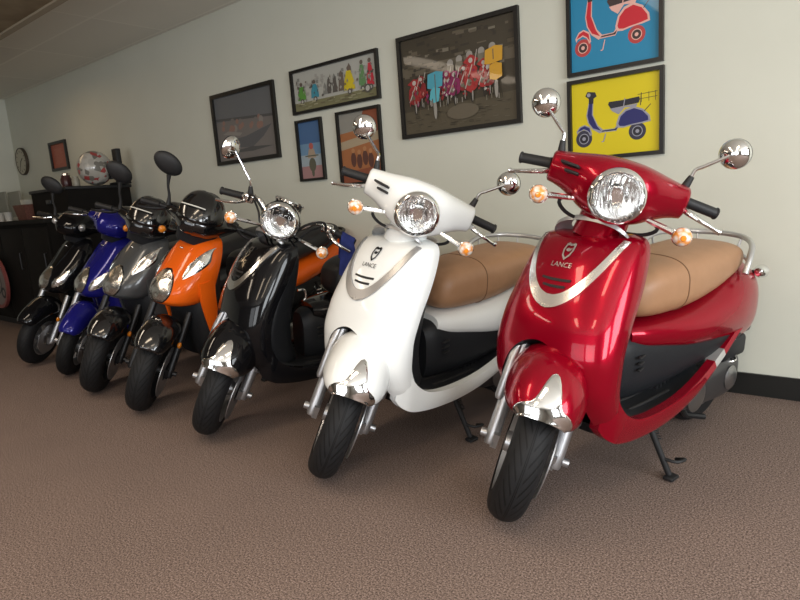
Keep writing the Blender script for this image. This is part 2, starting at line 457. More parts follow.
def signal(root, S, base, tip, m_stalk, lens_m=None, r=.0275, facing=(1, 0, .05)):
    """stalk + chrome cup + clear lens over an amber bulb"""
    bm = nb(); tube(bm, [base, lerp(base, tip, .35), tip], [.006, .009, .011], 8)
    o = obj('turn_signal', bm, CHROME, root, S)
    f = Vector(facing).normalized(); t = Vector(tip)
    bm = nb(); lathe(bm, [(0, -.035), (r * .55, -.030), (r * .9, -.014), (r * 1.03, 0), (r * 1.06, .004), (r * .98, .006), (r * .6, -.004), (0, -.006)], t, f, 20); obj('signal_cup', bm, CHROME, o, S)
    bm = nb(); lathe(bm, [(0, .006), (r * .34, .02), (r * .36, .030), (r * .25, .035), (0, .036)], t, f, 14); obj('bulb', bm, AMBER, o, S)
    bm = nb(); lathe(bm, [(r, .004), (r * .95, .016), (r * .7, .026), (r * .3, .032), (0, .033)], t, f, 20)
    obj('signal_lens', bm, lens_m or SIGL, o, S)
    return o
def round_lamp(root, S, c, f, R0, housing=None):
    c = Vector(c); f = Vector(f).normalized()
    bm = nb(); lathe(bm, [(R0 * .84, -.004), (R0 * .9, .004), (R0 * .97, .010), (R0 * 1.05, .006), (R0 * 1.1, -.006), (R0 * 1.1, -.03), (R0 * .98, -.045)], c, f, 48)
    hz = obj('headlight', bm, CHROME, root, S)
    bm = nb(); lathe(bm, [(R0 * .87, .0), (R0 * .75, -.03), (R0 * .5, -.055), (R0 * .2, -.068), (.0, -.07)], c, f, 40); obj('reflector', bm, FACET, hz, S)
    bm = nb(); lathe(bm, [(0, -.025), (.018, -.025), (.022, -.03), (.022, -.06), (0, -.06)], c, f, 20); obj('bulb_cap', bm, CHROME, hz, S)
    bm = nb(); lathe(bm, [(R0 * .87, .003), (R0 * .8, .012), (R0 * .55, .022), (R0 * .25, .027), (0, .028)], c, f, 40)
    obj('headlight_lens', bm, FLUTE, hz, S)
    return hz
def round_mirror(root, S, side, base, mid, c, r=.05, f=(1, 0, 0), face_m=None):
    bm = nb(); f = Vector(f).normalized()
    lathe(bm, [(0, .026), (r * .45, .022), (r * .8, .012), (r * .98, 0), (r, -.008), (r * .95, -.012), (0, -.012)], c, f, 32)
    mo = obj('mirror', bm, CHROME, root, S)
    bm = nb(); lathe(bm, [(0, -.014), (r * .9, -.014), (r * .94, -.0135), (r * 1.0, -.012), (r * 1.0, -.007), (r * .98, -.006)], c, f, 32); obj('mirror_rim', bm, RUBBER, mo, S)
    bm = nb(); lathe(bm, [(0, -.0155), (r * .88, -.0155), (r * .88, -.0125)], c, f, 32); obj('mirror_glass', bm, MGLASS, mo, S)
    bm = nb(); cc = Vector(c) + f * .018; up_ = Vector(mid) + (Vector(mid) - Vector(base)).normalized() * .022; tube(bm, [mid, up_, lerp(up_, cc, .22), lerp(up_, cc, .85), cc], .0055, 8, smooth=4); obj('mirror_stem', bm, CHROME, mo, S)
    bm = nb(); tube(bm, [base, lerp(base, mid, .5), mid], [.014, .012, .009], 12); obj('stem_boot', bm, RUBBER, mo, S)
    return mo
def grip_set(root, S, side, inner, outer, lever, grip_r=.0165, lever_m=None):
    bm = nb(); a, b = Vector(inner), Vector(outer); n = 9
    tube(bm, [a.lerp(b, t) for t in (0, .02, .1, .5, .93, .96, 1)], [grip_r * .9, grip_r * 1.1, grip_r, grip_r, grip_r, grip_r * 1.18, grip_r * 1.1], 16)
    obj('grip', bm, RUBBER, root, S)
    bm = nb(); tube(bm, lever, [.009, .008, .0065, .006, .009][:len(lever)], 10, smooth=5, flat=1.2); obj('brake_lever', bm, lever_m or CHROME, root, S)
def fork(root, S, rad, y, top, m, r=.021, slider=None):
    for s in (1, -1):
        bm = nb(); a = Vector((0.0, s * y, rad)); u = AX
        tube(bm, [a - u * .03, a - u * .022, a + u * .02, a + u * top], [r * .8, r, r * 1.05, r * .95], 14)
        box(bm, a + Vector((.0, -s * .012, -.004)), (.05, .02, .05))
        lathe(bm, [(0, -.014), (.013, -.014), (.014, -.006), (.014, .006), (0, .006)], a + Vector((0, s * (r + .004), 0)), (0, -s, 0), 12)
        obj('fork_leg', bm, m, root, S)
def stand(root, foot, pivot):
    bm = nb(); f, p = Vector(foot), Vector(pivot); k = f + (p - f).normalized() * .018
    tube(bm, [p, p.lerp(k, .5), k], .011, 10)
    d = (f - p); d.z = 0
    rbox(bm, f + Vector((0, 0, .008)), (.05, .035, .012), .004)
    q = p.lerp(k, .72); tube(bm, [q, q + Vector((-.01, .045, .0)), q + Vector((-.05, .055, -.0)), q + Vector((-.055, .02, -.015))], .006, 8, smooth=3)
    so = obj('side_stand', bm, RUBBER, root)
    bm = nb(); pts = []
    for i in range(60):
        t = i / 59; c = p.lerp(k, .05 + .4 * t) + Vector((-.025, 0, 0)); a = t * 2 * PI * 9; pts.append(c + Vector((math.cos(a) * .007, math.sin(a) * .007, 0)))
    tube(bm, pts, .002, 5); obj('stand_spring', bm, DARKM, so)
    return so
def engine(root, xr, rad, xf=-.62, tyre_w=.12, silver=True):
    """left-hand crank case, cylinder, muffler and swing arm in front of the rear wheel"""
    bm = nb()
    tab = [(xr - .10, .30, .17, .02), (xr - .06, .315, .155, .034), (xr + .05, .32, .15, .04), (xr + .25, .30, .17, .042), (xr + .38, .285, .185, .04), (xr + .46, .265, .20, .02)]
    t = xloft(tab, 3, 24, 20); bmesh.ops.translate(t, verts=t.verts[:], vec=(0, .115, 0)); merge(bm, t)
    eo = obj('engine', bm, mat('cast_case', (.10, .10, .105), .4, .8) if silver else DARKM, root)
    bm = nb(); rbox(bm, (xr + .40, 0, .27), (.24, .17, .15), .03)
    for i in range(6): rbox(bm, (xr + .36 + i * .025, .0, .28), (.008, .2, .16), .003)
    obj('cylinder_block', bm, DARKM, eo)
    for q, k in ((.3, 1.0), (.02, .75)):
        bm = nb(); lathe(bm, [(0, 0), (.06 * k, 0), (.066 * k, .008), (.05 * k, .016), (.03 * k, .02), (0, .02)], (xr + q, .15, .235), (0, 1, 0), 24); obj('case_cover', bm, mat('cover_metal', (.28, .28, .28), .3, .9), eo)
    bm = nb(); rbox(bm, (xr + .02, .13, .36), (.2, .07, .09), .02); obj('air_box', bm, BLACKP, eo)
    bm = nb(); tube(bm, [(xr + .3, -.08, .2), (xr + .2, -.13, .2), (xr + .08, -.14, .23), (xr - .22, -.14, .29), (xr - .24, -.14, .295)], [.014, .02, .045, .045, .03], 14); obj('muffler', bm, DARKM, eo)
    return eo
def shock(root, xr, y):
    bm = nb(); a = Vector((xr - .02, y, .24)); b = Vector((xr + .06, y, .52)); tube(bm, [a, b], .012, 10); so = obj('shock_absorber', bm, DARKM, root)
    bm = nb(); pts = []
    for i in range(90):
        t = i / 89; c = a.lerp(b, .2 + .7 * t); q = t * 2 * PI * 8; pts.append(c + Vector((math.cos(q) * .024, math.sin(q) * .024, 0)))
    tube(bm, pts, .005, 6); obj('spring', bm, CHROME, so)

GROUP = 'scooters parked in a row on the carpet'
def root_of(name, label, loc, head, lean):
    return thing(name, label, 'scooter', (loc[0], loc[1], .004), (-R(lean), 0, R(head)), GROUP)

RET = Apron([(.215, -.28, .13, -.36), (.235, -.225, .165, -.33), (.27, -.17, .188, -.28), (.32, -.12, .205, -.235), (.38, -.083, .214, -.195), (.45, -.066, .220, -.172), (.52, -.066, .222, -.175),
             (.62, -.088, .218, -.213), (.72, -.136, .208, -.275), (.80, -.188, .195, -.32), (.845, -.228, .184, -.340), (.868, -.258, .17, -.347), (.880, -.285, .145, -.350), (.884, -.31, .12, -.350)])
def paint(name, col, rough=.2, metal=0.0):
    return mat(name, col, rough, metal, coat=.5, spec=.1)

def retro(name, label, loc, head, lean, steer, body, seat_m, panel_m=BLACKP, badge_m=None, bars=False, stand_xy=(-.56, .22), mirrors=(1, -1), trim=CHROME, sc=1.0):
    root = root_of(name, label, loc, head, lean); rad = .235; S = steer_matrix(steer, rad)
    # ---- leg shield with wheel arch
    o = obj('leg_shield', RET.build(), body, root)
    c = nb(); ell(c, (.03, 0, .19), (.40, .203, .402), u=40, v=24); boolean(o, c, BLACKP)
    U = []
    N = 44
    for i in range(N + 1):
        t = -1 + 2 * i / N; y = .168 * math.sin(t * PI / 2) ** 1 if 0 else .146 * t * (1.2 - .2 * t * t); z = .692 + .176 * abs(t) ** 1.9; U.append(Vector((y, z)))
    E0, E1 = [], []
    for i, p in enumerate(U):
        a = U[max(i - 1, 0)]; b = U[min(i + 1, N)]; d = (b - a).normalized(); nn = Vector((-d.y, d.x)); q = abs(i / N * 2 - 1)
        w = .019 - .010 * q
        E0.append(tuple(p + nn * w)); E1.append(tuple(p - nn * w))
    obj('chrome_trim', RET.strip(E0, E1, .006, 6), ALLOY if badge_m else TRIMM, o)
    for z, w in ((.753, .052), (.734, .04)):
        y0 = -.002
        obj('vent_slot', RET.strip([(y0 - w, z + .006), (y0 - w * .3, z + .004), (y0 + w * .4, z + .004), (y0 + w, z + .005)], [(y0 - w, z), (y0 - w * .3, z - .003), (y0 + w * .4, z - .003), (y0 + w, z - .002)], .0025, 2), RUBBER, o)
    bmk = badge_m or TRIMM
    # shield badge: outlined shield with a small peak on top
    sh = [(-.017, .020), (-.010, .023), (0, .020), (.010, .023), (.017, .020), (.019, .004), (.014, -.012), (0, -.025), (-.014, -.012), (-.019, .004)]
    inn = [(x * .70, y * .70 + .0) for x, y in sh]
    bm = nb(); n = len(sh); vo = [bm.verts.new((x, y, 0)) for x, y in sh]; vi = [bm.verts.new((x, y, 0)) for x, y in inn]
    for i in range(n): bm.faces.new((vo[i], vo[(i + 1) % n], vi[(i + 1) % n], vi[i]))
    cr = [(-.010, .005), (-.003, .009), (.004, .007), (.011, .010), (.007, .001), (.001, -.001), (-.006, .001)]
    bm.faces.new([bm.verts.new((x, y, 0)) for x, y in cr])
    obj('badge', RET.decal(bm, -.004, .832), bmk, o)
    bm = text_mesh('LANCE', .019)
    for v in bm.verts: v.co.x *= 1.25
    obj('badge_lettering', RET.decal(bm, -.004, .794), bmk, o)
    # ---- inner panel + floor
    bm = nb(); rings = []
    for z, x0, x1, hw in ((.865, -.36, -.40, .15), (.80, -.345, -.43, .165), (.70, -.285, -.42, .175), (.58, -.225, -.39, .18), (.46, -.195, -.37, .18), (.36, -.215, -.38, .178), (.29, -.26, -.42, .175)):
        rings.append([(x0, hw, z), (x0 - .02, hw * .98, z), (x1, hw * .7, z), (x1, -hw * .7, z), (x0 - .02, -hw * .98, z), (x0, -hw, z)])
    kn = obj('inner_panel', loft(bm, rings), panel_m, root, sub=2, ang=180)
    bm = nb(); tube(bm, [(-.44, 0, .62), (-.475, 0, .615), (-.48, 0, .58), (-.47, 0, .565)], .006, 8, smooth=4); obj('bag_hook', bm, CHROME, kn)
    bm = nb(); rings = []
    for x, z, hw, th in ((-.20, .40, .17, .03), (-.26, .335, .182, .035), (-.36, .297, .19, .04), (-.46, .28, .194, .045), (-.60, .28, .194, .05), (-.72, .29, .19, .06), (-.80, .325, .182, .09), (-.86, .37, .17, .12)):
        rings.append([(x, hw, z), (x, hw * .9, z + .006), (x, 0, z + .012), (x, -hw * .9, z + .006), (x, -hw, z), (x, -hw, z - th), (x, 0, z - th), (x, hw, z - th)])
    fl = obj('floorboard', loft(bm, rings), panel_m, root, sub=1, ang=180)
    for yy in (-.13, -.07, .07, .13):
        bm = nb(); tube(bm, [(-.40, yy, .295), (-.5, yy, .291), (-.66, yy, .293)], .006, 8); obj('floor_rib', bm, RUBBER, fl)
    for s in (1, -1):
        top = [(-.165, .196, .52), (-.182, .207, .455), (-.208, .212, .40), (-.245, .214, .355), (-.30, .214, .322), (-.38, .213, .305), (-.48, .211, .301), (-.60, .208, .307), (-.72, .203, .328), (-.82, .198, .358), (-.86, .196, .374)]
        bot = [(-.150, .180, .32), (-.165, .192, .295), (-.19, .204, .275), (-.23, .205, .258), (-.30, .206, .245), (-.38, .208, .240), (-.48, .208, .240), (-.60, .206, .252), (-.72, .202, .278), (-.82, .198, .315), (-.86, .196, .332)]
        t2 = [(-.93, .194, .405), (-1.0, .19, .44), (-1.08, .185, .475), (-1.13, .18, .50)]; b2 = [(-.93, .194, .365), (-1.0, .19, .405), (-1.08, .185, .447), (-1.13, .18, .48)]
        t3 = [top[-1], t2[0]]; b3 = [bot[-1], b2[0]]
        if s < 0: top, bot, t2, b2, t3, b3 = map(mirror_y, (top, bot, t2, b2, t3, b3))
        th = (0, -s * .03, 0)
        sk = obj('floor_skirt', ribbon(top, bot, th), body, root); obj('skirt_tail', ribbon(t2, b2, th), body, sk); obj('skirt_trim', ribbon(t3, b3, (0, -s * .036, 0)), SILVER, sk)
    bm = nb(); rings = []
    for x, z, hw in ((-.24, .25, .12), (-.30, .222, .16), (-.40, .215, .17), (-.55, .22, .17), (-.70, .235, .16), (-.82, .27, .15)):
        rings.append([(x, hw, z + .03), (x, hw * .7, z), (x, -hw * .7, z), (x, -hw, z + .03)])
    obj('belly_pan', loft(bm, rings), BLACKP, root, ang=60)
    # ---- rear
    rb = obj('rear_body', xloft([(-1.34, .63, .46, .05), (-1.31, .675, .40, .115), (-1.25, .695, .355, .172), (-1.16, .695, .352, .196), (-1.04, .672, .380, .205), (-.90, .625, .402, .199), (-.75, .59, .42, .177), (-.62, .575, .442, .14), (-.53, .565, .46, .108), (-.48, .555, .48, .08)], 2.5, 48, 40), body, root)
    sp = obj('side_panel', xloft([(-1.24, .44, .41, .10), (-1.19, .46, .39, .15), (-1.08, .50, .375, .180), (-.95, .52, .35, .180), (-.82, .53, .325, .165), (-.68, .535, .295, .142), (-.56, .535, .28, .115), (-.47, .53, .275, .09), (-.43, .51, .28, .065)], 3, 40, 36), panel_m, root)
    for i in range(3):
        for s in (1, -1): bm = nb(); rbox(bm, (-.515, s * .103, .45 - i * .022), (.07, .012, .008), .003, Matrix.Rotation(R(14 * s), 3, 'Z')); obj('side_vent', bm, RUBBER, sp)
    bm = nb(); rbox(bm, (-1.32, 0, .43), (.06, .22, .06), .02); rbox(bm, (-1.25, 0, .41), (.12, .28, .05), .02); obj('rear_mudguard', bm, BLACKP, root)
    # seat
    st = xloft([(-1.205, .735, .69, .07), (-1.185, .755, .672, .11), (-1.13, .775, .655, .142), (-1.03, .785, .628, .158), (-.92, .782, .60, .163), (-.80, .775, .578, .160), (-.70, .768, .568, .150), (-.60, .757, .566, .134), (-.53, .735, .572, .112), (-.495, .70, .59, .085), (-.48, .65, .615, .05)], 2.9, 60, 48)
    if bars:
        for v in st.verts: v.co.x = -1.205 + (v.co.x + 1.205) * .84
    so = obj('seat', st, seat_m, root)
    bm = nb(); rings = []
    stab = [(-1.205, .735, .69, .07), (-1.03, .785, .628, .158), (-.80, .775, .578, .160), (-.70, .768, .568, .150), (-.60, .757, .566, .134), (-.48, .65, .615, .05)]
    zt, zb, hw = interp([(-.80, .775, .578, .160), (-.70, .768, .568, .150), (-.60, .757, .566, .134)], -.70)
    pts = sring_x(-.70, 0, (zt + zb) / 2, hw + .0006, (zt - zb) / 2 + .0006, 2.9, 48)
    pts = [(-1.205 + (p[0] + 1.205) * .84, p[1], p[2]) for p in pts] if bars else pts
    tube(bm, pts, .0022, 5, closed=True); obj('seat_seam', bm, mat('seam_thread', tuple(c * .55 for c in seat_m.node_tree.nodes['Color Ramp'].color_ramp.elements[0].color[:3]), .6) if seat_m is TAN else seat_m, so)
    # grab rail
    bm = nb()
    P = [(-.90, -.168, .67), (-.95, -.185, .745), (-1.05, -.19, .785), (-1.17, -.165, .79), (-1.235, -.09, .79), (-1.25, 0, .79), (-1.23, .09, .785), (-1.17, .15, .77), (-1.10, .18, .735), (-1.06, .183, .67)]
    tube(bm, P, .011, 10, smooth=6)
    gr = obj('grab_rail', bm, SILVER if trim is CHROME else trim, root)
    bm = nb(); tube(bm, [(-1.0, -.168, .69), (-1.17, -.14, .72), (-1.235, -.06, .725), (-1.24, .06, .722), (-1.18, .14, .70), (-1.10, .175, .665)], .007, 8, smooth=5)
    for a, b in (((-1.05, -.19, .785), (-1.03, -.166, .69)), ((-1.17, -.165, .79), (-1.16, -.143, .72)), ((-1.235, -.09, .79), (-1.215, -.08, .724)), ((-1.23, .09, .785), (-1.215, .08, .722)), ((-1.17, .15, .77), (-1.16, .146, .70))):
        tube(bm, [a, b], .005, 6)
    obj('rail_brace', bm, SILVER, gr)
    for s in (1, -1):
        bm = nb(); tube(bm, [(-1.24, s * .06, .64), (-1.27, s * .12, .64), (-1.28, s * .155, .645)], .008, 8); so2 = obj('rear_signal', bm, DARKM, root)
        bm = nb(); lathe(bm, [(0, .04), (.016, .034), (.026, .015), (.028, 0), (0, 0)], (-1.28, s * .16, .648), (1, 0, 0), 18); obj('signal_cup', bm, CHROME, so2)
        bm = nb(); lathe(bm, [(0, .026), (.018, .02), (.026, .004), (.026, 0), (0, 0)], (-1.282, s * .16, .648), (-1, 0, 0), 18); obj('signal_lens', bm, AMBER, so2)
    bm = nb(); ell(bm, (-1.325, 0, .60), (.035, .075, .045)); obj('tail_lamp', bm, REDL, root)
    bm = nb(); rbox(bm, (-1.30, .07, .585), (.10, .04, .02), .006); rbox(bm, (-1.34, .09, .56), (.012, .05, .06), .005); pb = obj('plate_bracket', bm, RUBBER, root)
    bm = nb(); ell(bm, (-1.345, .115, .55), (.012, .016, .028)); obj('reflector', bm, REDL, pb)
    engine(root, -1.13, rad); shock(root, -1.13, .135)
    wheel('rear_wheel', root, (-1.13, 0, rad), rad, .118, None, ALLOY, disc=False)
    ph = R(lean)
    stand(root, (stand_xy[0], stand_xy[1] * math.cos(ph), stand_xy[1] * math.sin(ph) - .002), (-.52, .13, .235))
    bm = nb(); tube(bm, [(-.78, .1, .22), (-.86, .11, .13), (-.93, .15, .115)], .012, 8); tube(bm, [(-.78, -.1, .22), (-.86, -.11, .13), (-.93, -.15, .115)], .012, 8); tube(bm, [(-.86, .11, .13), (-.86, -.11, .13)], .01, 8); obj('center_stand', bm, DARKM, root)
    # ---- front end
    S0 = S; S = S @ Matrix.Translation((-.04, 0, 0))
    wheel('front_wheel', root, (0, 0, rad), rad, .124, S, ALLOY)
    F = Fender(rad, [(49, .303, .068, .265), (55, .320, .095, .24), (65, .335, .112, .215), (80, .346, .122, .195), (98, .348, .124, .19), (125, .335, .12, .20), (150, .30, .11, .215), (165, .285, .10, .23)], 2.3)
    fo = obj('front_fender', F.build(), body, root, S); md = fo.modifiers.new('th', 'SOLIDIFY'); md.thickness = .006
    obj('fender_trim', F.trim(base=7, tongue=17, wid=.22), trim, fo, S)
    fork(root, S, rad, .104, .36, ALLOY)
    for s in (1, -1):
        bm = nb(); a = Vector((0.012, s * .124, rad)) + AX * .12; tube(bm, [a, a + AX * .012, a + AX * .14, a + AX * .26 + Vector((0, -s * .012, 0))], [.010, .016, .016, .010], 12); obj('fork_cover', bm, ALLOY, root, S)
    S = S0
    # collar + column
    bm = nb(); lathe(bm, [(.135, -.012), (.132, .002), (.12, .012), (.10, .018), (.075, .022)], (-.325, 0, .876), AX, 40)
    for v in bm.verts: v.co.x = -.325 + (v.co.x + .325) * .45
    obj('collar', bm, SILVER, root)
    if not bars:
        bm = nb(); rings = []
        tab = [(0, -.305, 1.036, .094, .094), (.05, -.305, 1.036, .092, .092), (.085, -.312, 1.038, .084, .084), (.125, -.33, 1.043, .070, .069), (.165, -.352, 1.046, .057, .056), (.19, -.366, 1.046, .049, .051), (.207, -.374, 1.045, .046, .048), (.212, -.375, 1.045, .038, .040)]
        ys = [-.212, -.207] + [(-.2 + .4 * i / 32) for i in range(33)] + [.207, .212]
        for y in ys:
            cx, cz, ax, az = interp(tab, abs(y)); r = []
            for i in range(28):
                t = 2 * PI * i / 28; cc, ss = math.cos(t), math.sin(t)
                r.append((cx + ax * math.copysign(abs(cc) ** .85, cc), y, cz + az * math.copysign(abs(ss) ** .85, ss)))
            rings.append(r)
        hs = obj('headset_cover', loft(bm, rings), body, root, S)
        bm = nb(); rings = []
        for t in range(9):
            q = t / 8; z = .985 - .11 * q; x = -.325 - .018 * q; a = .07 - .004 * q; b = .075 + .006 * q * q
            rings.append([(x + a * math.cos(2 * PI * k / 24), b * math.sin(2 * PI * k / 24), z) for k in range(24)])
        obj('neck', loft(bm, rings), body, hs, S)
        for i in range(2):
            bm = nb(); rbox(bm, (-.276 + .003 * i, -.152 + .012 * i, 1.074 - .021 * i), (.03, .062 - .014 * i, .0085), .003, Matrix.Rotation(R(-28), 3, 'Z') @ Matrix.Rotation(R(-20), 3, 'Y')); obj('vent_slot', bm, RUBBER, hs, S)
        c = nb(); lathe(c, [(0, -.085), (.05, -.08), (.068, -.04), (.0695, .05), (0, .05)], (-.205, 0, 1.032), (1, 0, .02), 40); boolean(hs, c, DARKM, S)
        round_lamp(root, S, (-.203, 0, 1.032), (1, 0, .02), .075)
        for s in (1, -1):
            grip_set(root, S, s, (-.38, s * .21, 1.05), (-.40, s * .312, 1.038), [(-.362, s * .205, 1.030), (-.335, s * .23, 1.024), (-.325, s * .275, 1.012), (-.335, s * .315, 1.0), (-.34, s * .328, .997)])
            signal(root, S, (-.28, s * .09, .985), (-.243, s * .215, .970), CHROME)
            bm = nb(); tube(bm, [(-.30, s * .10, .99), (-.28, s * .15, .965), (-.30, s * .12, .93), (-.33, s * .05, .91)], .006, 6, smooth=4); obj('cable', bm, RUBBER, root, S)
            if s in mirrors: round_mirror(root, S, s, (-.385, s * .19, 1.075), (-.392, s * .20, 1.125), (-.40, s * .288, 1.218), .045, (1, -.4 if s > 0 else -.05, -.05))
    else:
        # exposed chrome handlebar and a lamp in a chrome bucket
        hb = nb(); P = [(-.415, .32, .99), (-.40, .22, 1.01), (-.375, .14, 1.03), (-.36, .09, .99), (-.36, .04, .955), (-.36, 0, .95), (-.36, -.04, .955), (-.36, -.09, .99), (-.375, -.14, 1.03), (-.40, -.22, 1.01), (-.415, -.32, .99)]
        tube(hb, P, .0115, 12, smooth=6); ho = obj('handlebar', hb, CHROME, root, S)
        bm = nb(); tube(bm, [(-.345, 0, .87), (-.36, 0, .95)], .03, 14); obj('steering_stem', bm, CHROME, ho, S)
        bm = nb(); lathe(bm, [(.088, -.02), (.086, -.05), (.068, -.09), (.035, -.115), (0, -.12)], (-.215, 0, 1.035), (1, 0, .05), 32); bk = obj('lamp_bucket', bm, CHROME, root, S)
        round_lamp(root, S, (-.212, 0, 1.035), (1, 0, .05), .078)
        bm = nb(); lathe(bm, [(0, .04), (.05, .04), (.062, .03), (.065, -.02), (.05, -.04), (0, -.045)], (-.315, 0, 1.06), (-.45, 0, 1), 28); go = obj('gauge', bm, BLACKG, root, S)
        bm = nb(); lathe(bm, [(.064, .028), (.068, .036), (.062, .043), (.056, .038)], (-.315, 0, 1.06), (-.45, 0, 1), 28); obj('gauge_bezel', bm, CHROME, go, S)
        for s in (1, -1):
            grip_set(root, S, s, (-.402, s * .225, 1.008), (-.416, s * .33, .988), [(-.38, s * .205, 1.0), (-.35, s * .235, .99), (-.342, s * .28, .978), (-.352, s * .325, .966)])
            bm = nb(); rbox(bm, (-.39, s * .19, 1.018), (.045, .05, .04), .01); obj('switch_pod', bm, CHROME, root, S)
            signal(root, S, (-.30, s * .07, .955), (-.255, s * .215, .955), CHROME, r=.027)
            bm = nb(); tube(bm, [(-.38, s * .19, 1.0), (-.33, s * .17, 1.06), (-.29, s * .10, 1.03), (-.30, s * .06, .95), (-.34, s * .03, .88)], .006, 6, smooth=5); obj('cable', bm, RUBBER, root, S)
            bm = nb(); tube(bm, [(-.37, s * .16, 1.02), (-.32, s * .12, 1.0), (-.30, s * .09, .95), (-.35, s * .05, .87)], .005, 6, smooth=5); obj('cable', bm, DARKM, root, S)
            if s in mirrors: round_mirror(root, S, s, (-.39, s * .19, 1.035), (-.392, s * .20, 1.07), (-.41, s * .33, 1.20), .052, (.45, .9, .1))
    return root

RED = paint('red_paint', (.31, .0005, .014), .26, .5); WHITE = paint('white_paint', (.84, .86, .85), .22)
BLK = paint('black_paint', (.005, .005, .006), .15); ORG = paint('orange_paint', (.80, .125, .008), .22); GRY = paint('grey_paint', (.085, .09, .095), .3, .3); BLU = paint('blue_paint', (.012, .012, .17), .2, .2)
retro('retro_scooter', 'glossy red retro scooter with tan seat, parked at the right end of the row', (-.870, 1.565), -103, 5, 39, RED, TAN)
retro('retro_scooter', 'white retro scooter with tan seat, parked between the red and the black one', (-1.600, 1.477), -98, 7, 49, WHITE, TAN, badge_m=DARKM)
BLACK_RETRO = retro('retro_scooter', 'black retro scooter with round chrome headlight on open chrome handlebars', (-2.385, 1.505), -107, 6, 57, BLK, SEATB, bars=True, mirrors=(-1,))

